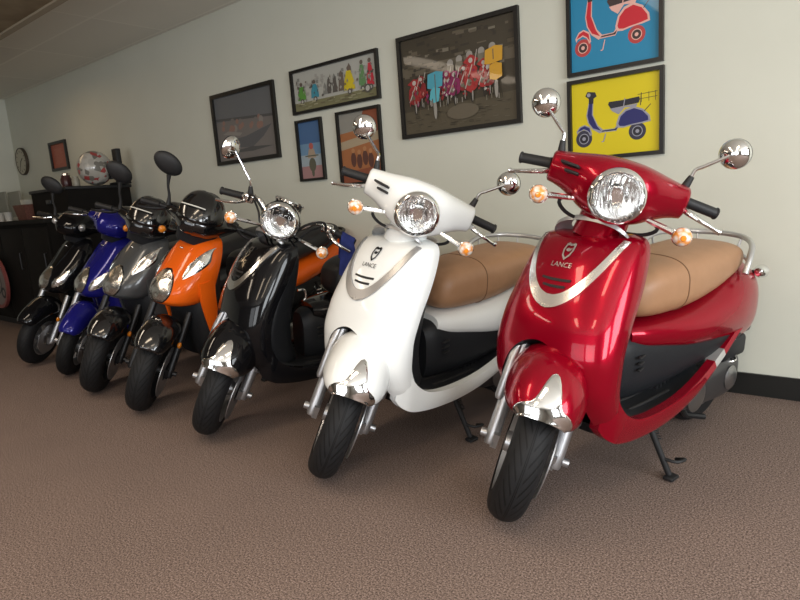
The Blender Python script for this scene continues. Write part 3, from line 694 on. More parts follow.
# ---- sport scooters
SPO = Apron([(.535, -.16, .10, -.22), (.545, -.12, .135, -.235), (.575, -.09, .165, -.265), (.62, -.095, .184, -.295), (.70, -.15, .192, -.325), (.78, -.215, .182, -.36), (.84, -.27, .162, -.385), (.875, -.315, .135, -.40), (.89, -.35, .10, -.405)], 2.5)
COM = Apron([(.50, -.13, .10, -.20), (.515, -.10, .13, -.22), (.55, -.08, .155, -.25), (.60, -.09, .17, -.28), (.68, -.15, .178, -.32), (.76, -.22, .17, -.355), (.83, -.28, .15, -.38), (.87, -.32, .12, -.395), (.885, -.35, .09, -.40)], 2.3)
LOW = Apron([(.22, -.30, .11, -.36), (.25, -.26, .15, -.36), (.32, -.235, .175, -.35), (.42, -.225, .18, -.34), (.52, -.215, .18, -.33), (.60, -.22, .175, -.33), (.66, -.25, .16, -.335)], 2.6)
def sport(name, label, loc, head, lean, steer, body, style, mirrors=(-1,), ambers=(1, -1), amb_m=None, fend=BLACKG, low=BLACKP, fork_m=DARKM, rad=.235, tw=.13):
    root = root_of(name, label, loc, head, lean); S = steer_matrix(steer, rad)
    big = style == 'big'; A = SPO if big else COM
    o = obj('front_cowl', A.build(), body, root)
    # one lamp on the nose and a leaf-shaped position lamp on either flank
    za, zb, wz = (.565, .735, .10) if big else (.54, .70, .075)
    def nose(k, off):
        P, Q = [], []
        for i in range(19):
            t = i / 18; z = (za + zb) / 2 + (t - .5) * (zb - za) * k; w = wz * k * (max(math.sin(PI * (t * .94 + .03)), 0) ** .55) * (1.12 - .35 * t)
            P.append((w, z)); Q.append((-w, z))
        return A.strip(P, Q, off, 12, .012)
    hl = obj('headlight', nose(1.04, .001), BLACKG, o); obj('reflector', nose(.97, .004), FACET, hl); obj('headlight_lens', nose(1.0, .008), GLASS, hl)
    for s in (1, -1):
        lf = ((s * .128, .69), (s * .162, .838), .026) if big else ((s * .096, .555), (s * .155, .675), .024)
        t = lambda off, k: A.leaf(lf[0], lf[1], lf[2] * k, off=off, lift=.007, sharp=.8, skew=-.35, bend=-s * .008)
        pl = obj('position_lamp', t(.001, 1.15), BLACKG, o); obj('reflector', t(.003, .98), FACET, pl); obj('lamp_lens', t(.006, 1.0), GLASS, pl)
    bm = nb(); ell(bm, A.pt(0, .835, .002), (.006, .014, .012), Matrix.Rotation(R(40), 3, 'Y')); obj('badge', bm, CHROME, o)
    # crease lines along the cowl centre
    for s in (1, -1):
        obj('cowl_crease', A.strip([(s * .03, .60), (s * .05, .72), (s * .075, .84)], [(s * .034, .60), (s * .055, .72), (s * .082, .84)], .003, 2), body if big else body, o)
    lw = obj('lower_cowl', LOW.build(), low, root)
    c = nb(); ell(c, (.02, 0, .19), (.33, .15, .36), u=32, v=20); boolean(lw, c, BLACKP)
    for s in (1, -1):
        t = [(-.23, .19, .66), (-.235, .196, .56), (-.26, .20, .45), (-.29, .205, .36), (-.36, .208, .30), (-.5, .205, .285)]
        b = [(-.33, .186, .68), (-.325, .192, .57), (-.335, .197, .46), (-.36, .202, .39), (-.42, .206, .345), (-.5, .205, .33)]
        if s < 0: t, b = mirror_y(t), mirror_y(b)
        obj('leg_panel', ribbon(t, b, (0, -s * .02, 0)), body, root)
    bm = nb(); rings = []
    for z, x0, x1, hw in ((.87, -.38, -.42, .12), (.78, -.35, -.44, .16), (.66, -.33, -.44, .175), (.50, -.31, -.43, .18), (.36, -.32, -.44, .178), (.29, -.34, -.46, .175)):
        rings.append([(x0, hw, z), (x0 - .02, hw * .98, z), (x1, hw * .7, z), (x1, -hw * .7, z), (x0 - .02, -hw * .98, z), (x0, -hw, z)])
    obj('inner_panel', loft(bm, rings), BLACKP, root, sub=2, ang=180)
    bm = nb(); rings = []
    for x, z, hw, th in ((-.32, .34, .18, .05), (-.40, .30, .195, .06), (-.60, .29, .2, .07), (-.74, .30, .19, .08), (-.84, .36, .17, .12)):
        rings.append([(x, hw, z), (x, 0, z + .01), (x, -hw, z), (x, -hw, z - th), (x, 0, z - th), (x, hw, z - th)])
    obj('floorboard', loft(bm, rings), BLACKP, root, sub=1, ang=180)
    obj('under_seat_panel', xloft([(-1.25, .55, .48, .10), (-1.05, .60, .40, .15), (-.85, .60, .33, .165), (-.70, .60, .29, .155), (-.60, .58, .28, .13)], 3, 30, 28), BLACKP, root)
    obj('tail_fairing', xloft([(-1.56, .775, .70, .03), (-1.50, .785, .655, .08), (-1.36, .755, .60, .13), (-1.16, .705, .535, .165), (-.96, .66, .485, .176), (-.80, .625, .465, .166), (-.68, .595, .46, .14), (-.60, .575, .47, .11)], 2.2, 44, 32), body, root)
    obj('seat', xloft([(-1.46, .86, .79, .05), (-1.40, .88, .765, .10), (-1.25, .875, .725, .135), (-1.08, .84, .68, .145), (-.92, .81, .645, .145), (-.76, .79, .615, .13), (-.64, .775, .59, .10), (-.59, .745, .60, .07)], 2.8, 44, 32), SEATB, root)
    bm = nb(); ell(bm, (-1.55, 0, .735), (.03, .06, .03)); obj('tail_lamp', bm, REDL, root)
    bm = nb(); rbox(bm, (-1.35, 0, .56), (.05, .16, .26), .02, Matrix.Rotation(R(25), 3, 'Y')); obj('rear_mudguard', bm, BLACKP, root)
    bm = nb(); tube(bm, [(-1.15, -.145, .70), (-1.35, -.145, .80), (-1.50, -.06, .83), (-1.50, .06, .83), (-1.35, .145, .80), (-1.15, .145, .70)], .011, 10, smooth=5); obj('grab_rail', bm, DARKM, root)
    engine(root, -1.2, rad, silver=False); shock(root, -1.2, .135)
    wheel('rear_wheel', root, (-1.2, 0, rad), rad, tw, None, DARKM, disc=False)
    ph = R(lean); stand(root, (-.6, .23 * math.cos(ph), .23 * math.sin(ph) - .002), (-.56, .13, .25))
    # front end
    wheel('front_wheel', root, (0, 0, rad), rad, tw, S, DARKM if big else ALLOY, spokes=6)
    F = Fender(rad, [(46, .285, .055, .255), (54, .295, .078, .235), (70, .305, .09, .22), (100, .30, .09, .22), (150, .275, .08, .225)] if big else [(42, .262, .045, .235), (50, .275, .068, .215), (75, .285, .08, .20), (100, .31, .09, .20), (150, .27, .075, .22)], 2.3)
    fo = obj('front_fender', F.build(), fend, root, S); md = fo.modifiers.new('th', 'SOLIDIFY'); md.thickness = .006
    fork(root, S, rad, .098, .34, fork_m, .019)
    for s in (1, -1):
        bm = nb(); ell(bm, Vector((.035, s * .105, rad)) + AX * .17, (.014, .012, .018)); obj('side_reflector', bm, AMBER, root, S)
    # handlebar fairing
    tab = [(0, -.31, 1.005, .115, .09), (.06, -.315, 1.005, .108, .085), (.105, -.335, 1.005, .08, .066), (.14, -.36, 1.006, .052, .042), (.18, -.375, 1.008, .030, .028), (.195, -.376, 1.008, .02, .02)]
    bm = nb(); rings = []
    for i in range(41):
        y = -.195 + .39 * i / 40; cx, cz, ax, az = interp(tab, abs(y)); r = []
        for k in range(28):
            t = 2 * PI * k / 28; cc, ss = math.cos(t), math.sin(t); r.append((cx + ax * cc - .03 * max(ss, 0), y, cz + az * math.copysign(abs(ss) ** .9, ss)))
        rings.append(r)
    hs = obj('handlebar_cover', loft(bm, rings), BLACKG if big else body, root, S)
    if big:
        rows = []
        for i in range(13):
            ph = R(86) * i / 12; rows.append([])
            for k in range(25):
                a = -1.75 + 3.5 * k / 24; rows[-1].append((-.325 + .128 * math.cos(ph) * math.cos(a) - .035 * math.sin(ph), .128 * math.cos(ph) ** .8 * math.sin(a), 1.02 + .145 * math.sin(ph)))
        v = obj('windscreen', grid(nb(), rows), BLACKG, root, S); md = v.modifiers.new('th', 'SOLIDIFY'); md.thickness = .004
        bm = nb(); tube(bm, [(-.262, -.10, 1.09), (-.232, -.06, 1.10), (-.220, -.01, 1.104), (-.224, .035, 1.102)], .0035, 6, smooth=4); obj('screen_stripe', bm, mat('white_stripe', (.75, .75, .7), .4), v, S)
        bm = nb(); rings = []
        for t in range(7):
            q = t / 6; z = .97 - .09 * q; x = -.33 - .02 * q; rings.append([(x + .09 * math.cos(2 * PI * k / 24), .11 * math.sin(2 * PI * k / 24), z) for k in range(24)])
        obj('dash_cover', loft(bm, rings), BLACKP, root, S)
    else:
        bm = nb(); rings = []
        for t in range(7):
            q = t / 6; z = .96 - .08 * q; x = -.33 - .02 * q; rings.append([(x + .07 * math.cos(2 * PI * k / 24), .08 * math.sin(2 * PI * k / 24), z) for k in range(24)])
        obj('neck', loft(bm, rings), BLACKP, root, S)
    for s in (1, -1):
        bm = nb(); tube(bm, [(-.375, s * .18, 1.008), (-.385, s * .235, 1.005)], .0125, 10); obj('bar_end', bm, DARKM, root, S)
        grip_set(root, S, s, (-.385, s * .235, 1.005), (-.405, s * .34, .992), [(-.36, s * .205, 1.0), (-.335, s * .24, .992), (-.33, s * .29, .982), (-.342, s * .34, .972)], lever_m=DARKM if big else CHROME)
        if s in ambers:
            bm = nb(); cpt = Vector((-.245 if big else -.25, s * .105, 1.02)); lathe(bm, [(0, .016), (.012, .014), (.021, .006), (.0235, -.004), (0, -.012)], cpt, (1, s * .55, .05), 20); sg = obj('turn_signal', bm, amb_m or AMBER, root, S)
            bm = nb(); lathe(bm, [(.0225, -.008), (.0225, 0), (.027, .002), (.029, -.008)], cpt, (1, s * .55, .05), 20); obj('signal_rim', bm, BLACKG, sg, S)
        if s in mirrors:
            c = Vector((-.40, s * .245, 1.235)); f = Vector((1, -.25 * s, -.1)).normalized(); Mx = f.to_track_quat('X', 'Z').to_matrix()
            bm = nb(); ell(bm, c, (.026, .082, .056), Mx @ Matrix.Rotation(R(28 * s), 3, 'X'), 24, 16); mo = obj('mirror', bm, RUBBER, root, S)
            bm = nb(); ell(bm, c - f * .021, (.008, .074, .048), Mx @ Matrix.Rotation(R(28 * s), 3, 'X'), 24, 16); obj('mirror_glass', bm, MGLASS, mo, S)
            bm = nb(); tube(bm, [(-.385, s * .195, 1.02), (-.385, s * .20, 1.07), (-.38, s * .215, 1.12), (-.385, s * .225, 1.18)], [.014, .008, .007, .013], 10, smooth=5); obj('mirror_stem', bm, RUBBER, mo, S)
    return root
sport('sport_scooter', 'orange sport scooter with twin headlights and smoked black windscreen', (-3.06, 1.54), -89, 5, 46, ORG, 'big', ambers=(), low=BLACKP)
sport('sport_scooter', 'grey sport scooter with twin headlights, between the orange and the blue one', (-3.66, 1.57), -88, 5, 46, GRY, 'big', ambers=(1,))
sport('commuter_scooter', 'blue scooter with blue front fender and blue handlebar cover', (-4.24, 1.65), -88, 4, 44, BLU, 'small', mirrors=(), ambers=(1,), fend=BLU, low=BLU, fork_m=ALLOY, rad=.205, tw=.105)
sport('commuter_scooter', 'black scooter at the far left end of the row, beside the blue one', (-4.83, 1.65), -88, 4, 34, BLK, 'small', amb_m=SILVER, fend=BLK, low=BLK, fork_m=ALLOY, rad=.205, tw=.105)

# ------------------------------------------------------------------ pictures on the back wall
FRAME = mat('black_frame', (.012, .011, .010), .35)
PRN = {}
def flat(name, col, rough=.5): return mat('print_' + name, col, rough, coat=.25)
def picture(label, corners, art, fw=.019, group='framed pictures on the back wall', mt=None, depth=.025):
    """corners: TL, TR, BR, BL photo pixels of the outer frame; unprojected to the wall and squared up"""
    w = [at(px, py, Y=D) for px, py in corners]
    x0 = (w[0].x + w[3].x) / 2; x1 = (w[1].x + w[2].x) / 2; z1 = (w[0].z + w[1].z) / 2; z0 = (w[2].z + w[3].z) / 2
    W, Hh = x1 - x0, z1 - z0; root = thing('framed_picture', label, 'picture', ((x0 + x1) / 2, D, (z0 + z1) / 2), group=group)
    bm = nb(); y = -depth / 2
    for c, s in (((0, y, Hh / 2 - fw / 2), (W, depth, fw)), ((0, y, -Hh / 2 + fw / 2), (W, depth, fw)), ((-W / 2 + fw / 2, y, 0), (fw, depth, Hh - 2 * fw)), ((W / 2 - fw / 2, y, 0), (fw, depth, Hh - 2 * fw))): box(bm, c, s)
    obj('frame', bm, FRAME, root, smooth=False)
    iw, ih = W - 2 * fw, Hh - 2 * fw
    bm = nb(); mats = []; layer = [0]
    def poly(pts, m):
        if m not in mats: mats.append(m)
        layer[0] += 1
        yy = -.006 - layer[0] * .00006
        f = bm.faces.new([bm.verts.new(((u - .5) * iw, yy, (v - .5) * ih)) for u, v in pts]); f.material_index = mats.index(m)
    art(poly, iw / ih)
    bmesh.ops.recalc_face_normals(bm, faces=bm.faces[:])
    me = bpy.data.meshes.new('print'); bm.to_mesh(me); bm.free()
    for m in mats: me.materials.append(m)
    p = bpy.data.objects.new('print', me); C.objects.link(p); p.parent = root
    return root
def rect(u0, v0, u1, v1): return [(u0, v0), (u1, v0), (u1, v1), (u0, v1)]
def circ(u, v, r, asp, n=20, sx=1, sy=1): return [(u + r * sx * math.cos(2 * PI * k / n), v + r * sy * asp * math.sin(2 * PI * k / n)) for k in range(n)]
def stroke(poly, pts, w, asp, m):
    for a, b in zip(pts, pts[1:]):
        dx, dy = (b[0] - a[0]), (b[1] - a[1]) / asp; L = math.hypot(dx, dy) or 1; nx, ny = -dy / L * w, dx / L * w * asp
        poly([(a[0] + nx, a[1] + ny), (a[0] - nx, a[1] - ny), (b[0] - nx, b[1] - ny), (b[0] + nx, b[1] + ny)], m)
def scooter_art(bg, bodyc, linec, darkc, tyrec):
    B = flat('bg_' + bodyc[0], bg); K = flat('body_' + bodyc[0], bodyc[1]); Lc = flat('line_' + bodyc[0], linec); Dk = flat('dark_' + bodyc[0], darkc); Ty = flat('tyre_' + bodyc[0], tyrec)
    def art(poly, asp):
        poly(rect(0, 0, 1, 1), B)
        for u, v, r in ((.14, .25, .098), (.755, .275, .095)):
            poly(circ(u, v, r, asp, 28), Ty); poly(circ(u, v, r * .62, asp, 24), Lc); poly(circ(u, v, r * .52, asp, 24), Dk); poly(circ(u, v, r * .22, asp, 12), Lc)
        # rear body
        poly([(.52, .40), (.55, .50), (.62, .575), (.72, .60), (.82, .55), (.89, .46), (.90, .385), (.82, .37), (.70, .36), (.60, .34), (.53, .35)], Lc)
        poly([(.545, .405), (.57, .49), (.63, .55), (.72, .575), (.81, .53), (.87, .45), (.875, .40), (.80, .385), (.70, .375), (.61, .36), (.55, .37)], K)
        # floor
        poly([(.25, .36), (.34, .31), (.52, .31), (.56, .37), (.54, .40), (.50, .345), (.36, .345), (.29, .40)], Lc)
        poly([(.27, .36), (.35, .32), (.52, .32), (.54, .36), (.50, .338), (.36, .335)], Dk)
        # leg shield
        poly([(.205, .74), (.258, .74), (.252, .56), (.31, .41), (.37, .345), (.33, .30), (.24, .37), (.19, .46), (.172, .56)], Lc)
        poly([(.212, .73), (.248, .73), (.240, .56), (.298, .405), (.345, .335), (.25, .38), (.203, .46), (.184, .56)], K)
        # fender
        poly([(.05, .36), (.09, .42), (.15, .44), (.22, .40), (.24, .30), (.215, .28), (.19, .34), (.14, .37), (.08, .35), (.06, .32)], Lc)
        poly([(.065, .36), (.10, .405), (.15, .425), (.21, .385), (.222, .31), (.19, .355), (.14, .385), (.09, .365)], K)
        # headset
        poly([(.165, .82), (.19, .875), (.28, .855), (.30, .80), (.262, .775), (.258, .71), (.205, .71), (.205, .78)], Dk); poly(circ(.205, .83, .022, asp, 14), Lc)
        # seat
        poly([(.43, .665), (.46, .61), (.77, .635), (.785, .68), (.775, .715), (.60, .70), (.44, .70)], Dk)
        poly([(.45, .61), (.76, .63), (.74, .585), (.62, .60), (.55, .52), (.48, .57)], Lc)
        stroke(poly, [(.605, .62), (.62, .72)], .005, asp, Lc)
        stroke(poly, [(.40, .29), (.375, .19), (.35, .185)], .006, asp, Lc); stroke(poly, [(.79, .60), (.80, .76)], .004, asp, Dk); stroke(poly, [(.83, .52), (.90, .60)], .004, asp, Dk)
        if bodyc[0] == 'blue':
            for q in (.68, .74): stroke(poly, [(.76, q), (.97, q + .01)], .0025, asp, Dk)
            for q in (.80, .88, .95): stroke(poly, [(q, .64), (q, .76)], .0025, asp, Dk)
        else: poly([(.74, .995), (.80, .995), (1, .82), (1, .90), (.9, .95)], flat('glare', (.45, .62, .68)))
    return art
picture('blue poster of a red scooter in a black frame, above the yellow poster', [(568, -28), (664.5, -48), (664.7, 60.9), (568, 78.7)], scooter_art((.015, .22, .40), ('red', (.55, .015, .03)), (.75, .42, .36), (.05, .03, .03), (.45, .05, .05)))
picture('yellow poster of a dark blue scooter in a black frame, below the blue poster', [(568.5, 82.1), (665.3, 65.1), (664.7, 155.7), (570.2, 160.5)], scooter_art((.68, .55, .008), ('blue', (.02, .022, .13)), (.30, .30, .36), (.02, .02, .03), (.035, .035, .06)))
def street_art(poly, asp):
    rnd = random.Random(3)
    G = [flat('umber%d' % i, c) for i, c in enumerate(((.055, .045, .03), (.085, .07, .045), (.12, .10, .07), (.04, .033, .024), (.18, .16, .12), (.30, .28, .25)))]
    poly(rect(0, 0, 1, 1), G[0]); poly([(0, .0), (1, .0), (1, .28), (0, .24)], G[1]); poly([(0, .62), (1, .58), (1, .70), (0, .72)], G[2])
    for i in range(90):
        u, v = rnd.random(), .55 + .42 * rnd.random(); w, h = .02 + .06 * rnd.random(), .008 + .03 * rnd.random(); poly(rect(u * .95, v, min(u * .95 + w, 1), min(v + h, .99)), G[rnd.choice((0, 1, 2, 3, 3, 4))])
    for i in range(60):
        u, v = rnd.random() * .95, .02 + .2 * rnd.random(); poly(rect(u, v, u + .04, v + .006), G[rnd.choice((0, 2, 3))])
    poly(circ(.55, .16, .14, 1, 20, 1, .55), G[2])
    for u, v in ((.46, .66), (.54, .68), (.63, .70), (.73, .71), (.82, .73)): poly(circ(u, v, .028, asp, 14), G[5]); poly(rect(u - .03, v - .10, u + .03, v - .02), G[4])
    cols = [flat('r', (.30, .022, .025)), flat('c', (.07, .33, .43)), flat('p', (.22, .02, .09)), flat('r2', (.36, .03, .03)), flat('r3', (.22, .02, .022)), flat('y', (.58, .31, .03)), flat('pk', (.40, .16, .14)), flat('c2', (.10, .42, .50))]
    wht = flat('wht', (.46, .42, .38)); dk = flat('dk', (.03, .025, .02))
    def front(u, w, v0, v1, m):
        h = v1 - v0
        poly(circ(u, v0 - .03, w * .42, asp, 12, .55, 2.4), dk); poly(circ(u + w * .1, v0 - .03, w * .42, asp, 12, .25, 1.9), G[5])
        poly([(u - w, v0 + h * .30), (u - w * .75, v0 + h * .05), (u - w * .3, v0), (u + w * .35, v0 + h * .02), (u + w * .85, v0 + h * .1), (u + w, v0 + h * .35), (u + w * .9, v0 + h * .62), (u + w * .5, v0 + h * .72), (u - w * .45, v0 + h * .72), (u - w * .85, v0 + h * .6)], m)
        poly([(u - w * 1.1, v0 + h * .82), (u - w * .4, v0 + h * .72), (u + w * .4, v0 + h * .72), (u + w * 1.15, v0 + h * .84), (u + w * .4, v0 + h * .96), (u, v1), (u - w * .4, v0 + h * .94)], m)
        poly(circ(u, v0 + h * .84, w * .3, asp, 12), wht); poly(circ(u - w * .3, v0 + h * .25, w * .35, asp, 10, 1, 1.2), G[rnd.choice((2, 4))])
        stroke(poly, [(u - w * .9, v0 + h * .1), (u - w * .2, v0 + h * .5), (u + w * .2, v0 + h * .72)], .004, asp, wht)
        stroke(poly, [(u + w * .5, v0 + h * .68), (u + w * .95, v0 + h * 1.1)], .003, asp, wht)
    for u, w, m, v0, v1 in ((.18, .05, 4, .36, .60), (.42, .05, 2, .34, .60), (.575, .05, 4, .36, .62), (.745, .05, 3, .36, .64), (.49, .055, 2, .33, .58), (.64, .06, 3, .34, .70), (.12, .06, 0, .31, .58), (.79, .045, 4, .36, .58)): front(u, w, v0, v1, cols[m])
    for i in range(110):
        u = .07 + .72 * rnd.random(); v = .30 + .26 * rnd.random(); a = .004 + .010 * rnd.random(); b = .008 + .03 * rnd.random()
        poly([(u - a, v), (u, v - b), (u + a * 1.3, v + b * .2), (u + a * .2, v + b)], rnd.choice((cols[0], cols[4], cols[4], cols[3], dk, dk, G[2], wht, cols[6], cols[2])))
    poly(circ(.315, .22, .03, asp, 12, .5, 2.4), G[5]); poly([(.25, .45), (.30, .43), (.39, .45), (.40, .59), (.34, .61), (.26, .59)], cols[1]); poly([(.265, .33), (.30, .29), (.35, .30), (.37, .43), (.31, .45), (.28, .42)], cols[7]); poly(rect(.322, .30, .33, .58), G[2])
    poly(circ(.85, .33, .03, asp, 12, .5, 2.4), G[5]); poly([(.76, .57), (.80, .56), (.905, .58), (.91, .71), (.85, .73), (.77, .70)], cols[5]); poly([(.80, .42), (.85, .40), (.90, .43), (.90, .55), (.85, .57), (.80, .55)], cols[5]); poly(rect(.83, .60, .838, .70), G[2])
    for i in range(30):
        u = .1 + .8 * rnd.random(); v = .22 + .08 * rnd.random(); poly(rect(u, v, u + .006, v + .05), G[rnd.choice((3, 4, 5))])
picture('large brown framed print of a row of red, cyan and yellow scooters', [(397.5, 40), (519.2, 4.5), (523, 121.7), (405, 140.7)], street_art, .024)
def parade_art(poly, asp):
    W = flat('pale', (.42, .42, .38)); poly(rect(0, 0, 1, 1), W); poly(rect(0, 0, 1, .22), flat('olive', (.20, .19, .10)))
    rnd = random.Random(5); g = [flat('pg%d' % i, c) for i, c in enumerate(((.22, .22, .20), (.10, .09, .08), (.34, .33, .30), (.14, .11, .09)))]
    for i in range(40):
        u, v = .02 + .9 * rnd.random(), .35 + .45 * rnd.random(); poly(rect(u, v, u + .03, v + .08), g[rnd.choice((0, 2, 2))])
    for u, w, v1, m in ((.45, .03, .72, 1), (.52, .03, .76, 1), (.60, .04, .8, 3), (.70, .035, .92, 3), (.40, .03, .6, 0)): poly([(u - w, .3), (u + w, .3), (u + w * .6, v1 - .1), (u, v1), (u - w * .6, v1 - .1)], g[m])
    for u, c, v1, w in ((.10, (.10, .28, .05), .62, .055), (.27, (.05, .25, .33), .62, .05), (.69, (.60, .47, .02), .74, .065), (.84, (.12, .25, .10), .8, .04), (.93, (.50, .03, .05), .80, .04)):
        m = flat('s%d' % int(u * 100), c); poly([(u - w, .28), (u + w, .28), (u + w * .9, .46), (u + w * .4, v1), (u - w * .4, v1), (u - w * .9, .46)], m); poly(circ(u, .24, .025, asp, 14), g[1]); poly(circ(u, .24, .013, asp, 10), W); poly(circ(u, v1 + .06, .018, asp, 10), g[3])
    for i in range(80):
        u = .03 + .94 * rnd.random(); v = .26 + .5 * rnd.random(); a = .004 + .008 * rnd.random(); b = .02 + .05 * rnd.random()
        poly([(u - a, v), (u, v - b), (u + a * 1.4, v), (u + a * .3, v + b)], g[rnd.choice((0, 1, 2, 2, 3))])
    for i in range(30):
        u = .02 + .9 * rnd.random(); v = .03 + .17 * rnd.random(); poly(rect(u, v, u + .05, v + .025), flat('ol%d' % (i % 3), ((.28, .27, .16), (.14, .12, .07), (.36, .34, .22))[i % 3]))
    poly(circ(.90, .22, .035, asp, 16), g[1]); poly(circ(.90, .22, .022, asp, 14), W)
picture('wide white framed print of a scooter parade in green, blue and yellow', [(291.2, 71.9), (378.1, 48.5), (382, 98.7), (295.3, 115.6)], parade_art, .02)
def beach_art(poly, asp):
    c = [flat('b%d' % i, x) for i, x in enumerate(((.13, .135, .14), (.17, .155, .145), (.08, .08, .08), (.25, .15, .12), (.10, .10, .105), (.24, .22, .20)))]
    poly(rect(0, 0, 1, 1), c[0]); poly([(0, 0), (1, 0), (1, .58), (0, .62)], c[1]); poly([(0, .64), (1, .56), (1, .60), (0, .68)], c[2]); poly([(.05, .30), (.5, .34), (.95, .46), (.8, .30), (.6, .16), (.2, .2)], c[4])
    rnd = random.Random(2)
    for i in range(26):
        u = .08 + .7 * rnd.random(); v = .46 + .14 * rnd.random(); poly(circ(u, v, .025 + .015 * rnd.random(), asp, 10), c[rnd.choice((3, 3, 5, 1))])
    poly([(.05, .12), (.6, .10), (.95, .14), (.6, .17)], c[2]); poly([(.1, .42), (.4, .36), (.45, .40), (.2, .46)], c[5])
picture('dim grey framed print at the left of the picture group', [(211.7, 96.3), (274.2, 79.7), (282, 157), (220, 166.3)], beach_art, .03)
def rider_art(poly, asp):
    c = [flat('k%d' % i, x) for i, x in enumerate(((.06, .13, .27), (.14, .25, .38), (.32, .38, .42), (.36, .20, .20), (.10, .10, .07), (.42, .10, .08)))]
    poly(rect(0, 0, 1, 1), c[0]); poly(rect(0, 0, 1, .62), c[1]); poly(rect(0, 0, 1, .42), c[2]); poly(rect(0, 0, 1, .22), c[3])
    poly(circ(.5, .24, .16, asp, 16, 1, 1.35), c[4]); poly(circ(.5, .10, .07, asp, 12, .9, 1.9), c[4]); poly([(.30, .36), (.70, .36), (.62, .52), (.38, .52)], flat('k9', (.35, .27, .2))); poly(circ(.5, .57, .10, asp, 14), c[5]); stroke(poly, [(.2, .40), (.8, .40)], .02, asp, c[4])
picture('narrow blue framed print of a rider, under the wide parade print', [(296.5, 121.5), (322.5, 116.5), (327, 178.5), (302.8, 182.5)], rider_art, .018)
def rust_art(poly, asp):
    c = [flat('o%d' % i, x) for i, x in enumerate(((.34, .13, .05), (.24, .07, .035), (.38, .30, .20), (.42, .20, .09), (.10, .04, .03), (.26, .25, .22)))]
    poly(rect(0, 0, 1, 1), c[0]); poly([(0, .72), (.5, .75), (1, .60), (1, 1), (0, 1)], c[5]); poly([(.5, .75), (1, .55), (1, 1), (.62, 1)], c[1]); poly([(0, .48), (1, .58), (1, .70), (0, .60)], c[2]); poly([(0, 0), (1, 0), (1, .22), (0, .15)], c[1])
    for u, v in ((.30, .33), (.45, .30), (.60, .34), (.74, .3)): poly(circ(u, v, .07, asp, 12, 1, 2), c[4]); poly(circ(u, v + .13, .045, asp, 10), c[3])
picture('rusty orange framed print behind the white scooter mirror', [(337.5, 112.5), (382, 104.5), (385, 181), (343, 187.5)], rust_art, .018)
def red_art(poly, asp):
    a = flat('coral', (.36, .085, .045)); b = flat('coral2', (.42, .13, .08)); poly(rect(0, 0, 1, 1), a)
    for i in range(14): poly(rect(.2 + .03 * (i % 4), .2 + i * .045, .75 - .04 * (i % 3), .222 + i * .045), b)
picture('small red framed print between the clock and the helmet', [(50, 143.5), (66.3, 138.8), (70.2, 168), (54.2, 172.5)], red_art, .03)

# wall clock
c = at(23.7, 161.5, Y=D); ck = thing('wall_clock', 'round cream wall clock with brown rim at the far left', 'clock', c)
bm = nb(); lathe(bm, [(0, .0), (.165, .0), (.168, .02), (.165, .034), (.155, .036), (.152, .03), (0, .028)], (0, 0, 0), (0, -1, 0), 36); obj('case', bm, mat('clock_rim', (.06, .045, .03), .4), ck)
bm = nb(); lathe(bm, [(0, .03), (.153, .03)], (0, 0, 0), (0, -1, 0), 36); cf = obj('clock_face', bm, mat('clock_face', (.45, .42, .33), .5), ck)
bm = nb()
for i in range(12): box(bm, (math.sin(i * PI / 6) * .12, -.0315, math.cos(i * PI / 6) * .12), (.008, .002, .022), Matrix.Rotation(i * PI / 6, 3, 'Y'))
obj('hour_marks', bm, RUBBER, cf)
for L, a, w in ((.075, 60, .01), (.11, 215, .007)):
    bm = nb(); Mx = Matrix.Rotation(R(a), 3, 'Y'); box(bm, Mx @ Vector((0, 0, L / 2)) + Vector((0, -.034, 0)), (w, .002, L), Mx); obj('hand', bm, RUBBER, cf)

# ------------------------------------------------------------------ far-left counter and what stands on it
DARKW = noise_mat('dark_counter', (.006, .005, .0045), (.009, .0075, .0065), 8, .75, spec=.15)
PALE = mat('card_paper', (.42, .41, .35), .7)
ZC = 1.05
CX0, CX1, CY = -8.45, -5.62, 2.12
ct = thing('display_counter', 'long dark counter against the back wall at the far left', 'counter', ((CX0 + CX1) / 2, 2.6, 0)); w = CX1 - CX0; dp = D - .03 - CY; cy = (D - .03 + CY) / 2 - 2.6
bm = nb(); rbox(bm, (0, cy, ZC - .02), (w, dp, .04), .006); obj('worktop', bm, mat('counter_top', (.010, .009, .008), .7, spec=.2), ct)
bm = nb(); box(bm, (0, cy + .015, (ZC - .04 + .08) / 2), (w - .04, dp - .05, ZC - .12)); obj('cabinet_body', bm, DARKW, ct, smooth=False)
bm = nb(); box(bm, (0, cy + .03, .04), (w - .1, dp - .12, .08)); obj('plinth', bm, RUBBER, ct, smooth=False)
for i in range(5):
    x = -w / 2 + w / 5 * (i + .5); yf = CY - 2.6 + .03
    bm = nb(); rbox(bm, (x, yf, ZC / 2 + .02), (w / 5 - .02, .02, ZC - .18), .004); d = obj('cabinet_door', bm, DARKW, ct)
    bm = nb(); tube(bm, [(x + .2, yf - .008, .75), (x + .2, yf - .03, .75), (x + .2, yf - .03, .6), (x + .2, yf - .008, .6)], .006, 8); obj('handle', bm, DARKM, d)
c = at(0, 282, Y=CY - .02); rr = .25
sg = thing('round_sign', 'round grey sign with red rim on the front of the dark counter', 'sign', (c.x, CY - .024, c.z))
bm = nb(); lathe(bm, [(0, 0), (rr, 0), (rr, .02), (0, .02)], (0, 0, 0), (0, -1, 0), 40); obj('disc', bm, mat('sign_grey', (.17, .14, .13), .6), sg)
bm = nb(); lathe(bm, [(rr - .02, .018), (rr - .02, .028), (rr + .01, .028), (rr + .01, 0), (rr - .02, 0)], (0, 0, 0), (0, -1, 0), 40); obj('rim', bm, mat('sign_red', (.20, .05, .045), .5), sg)
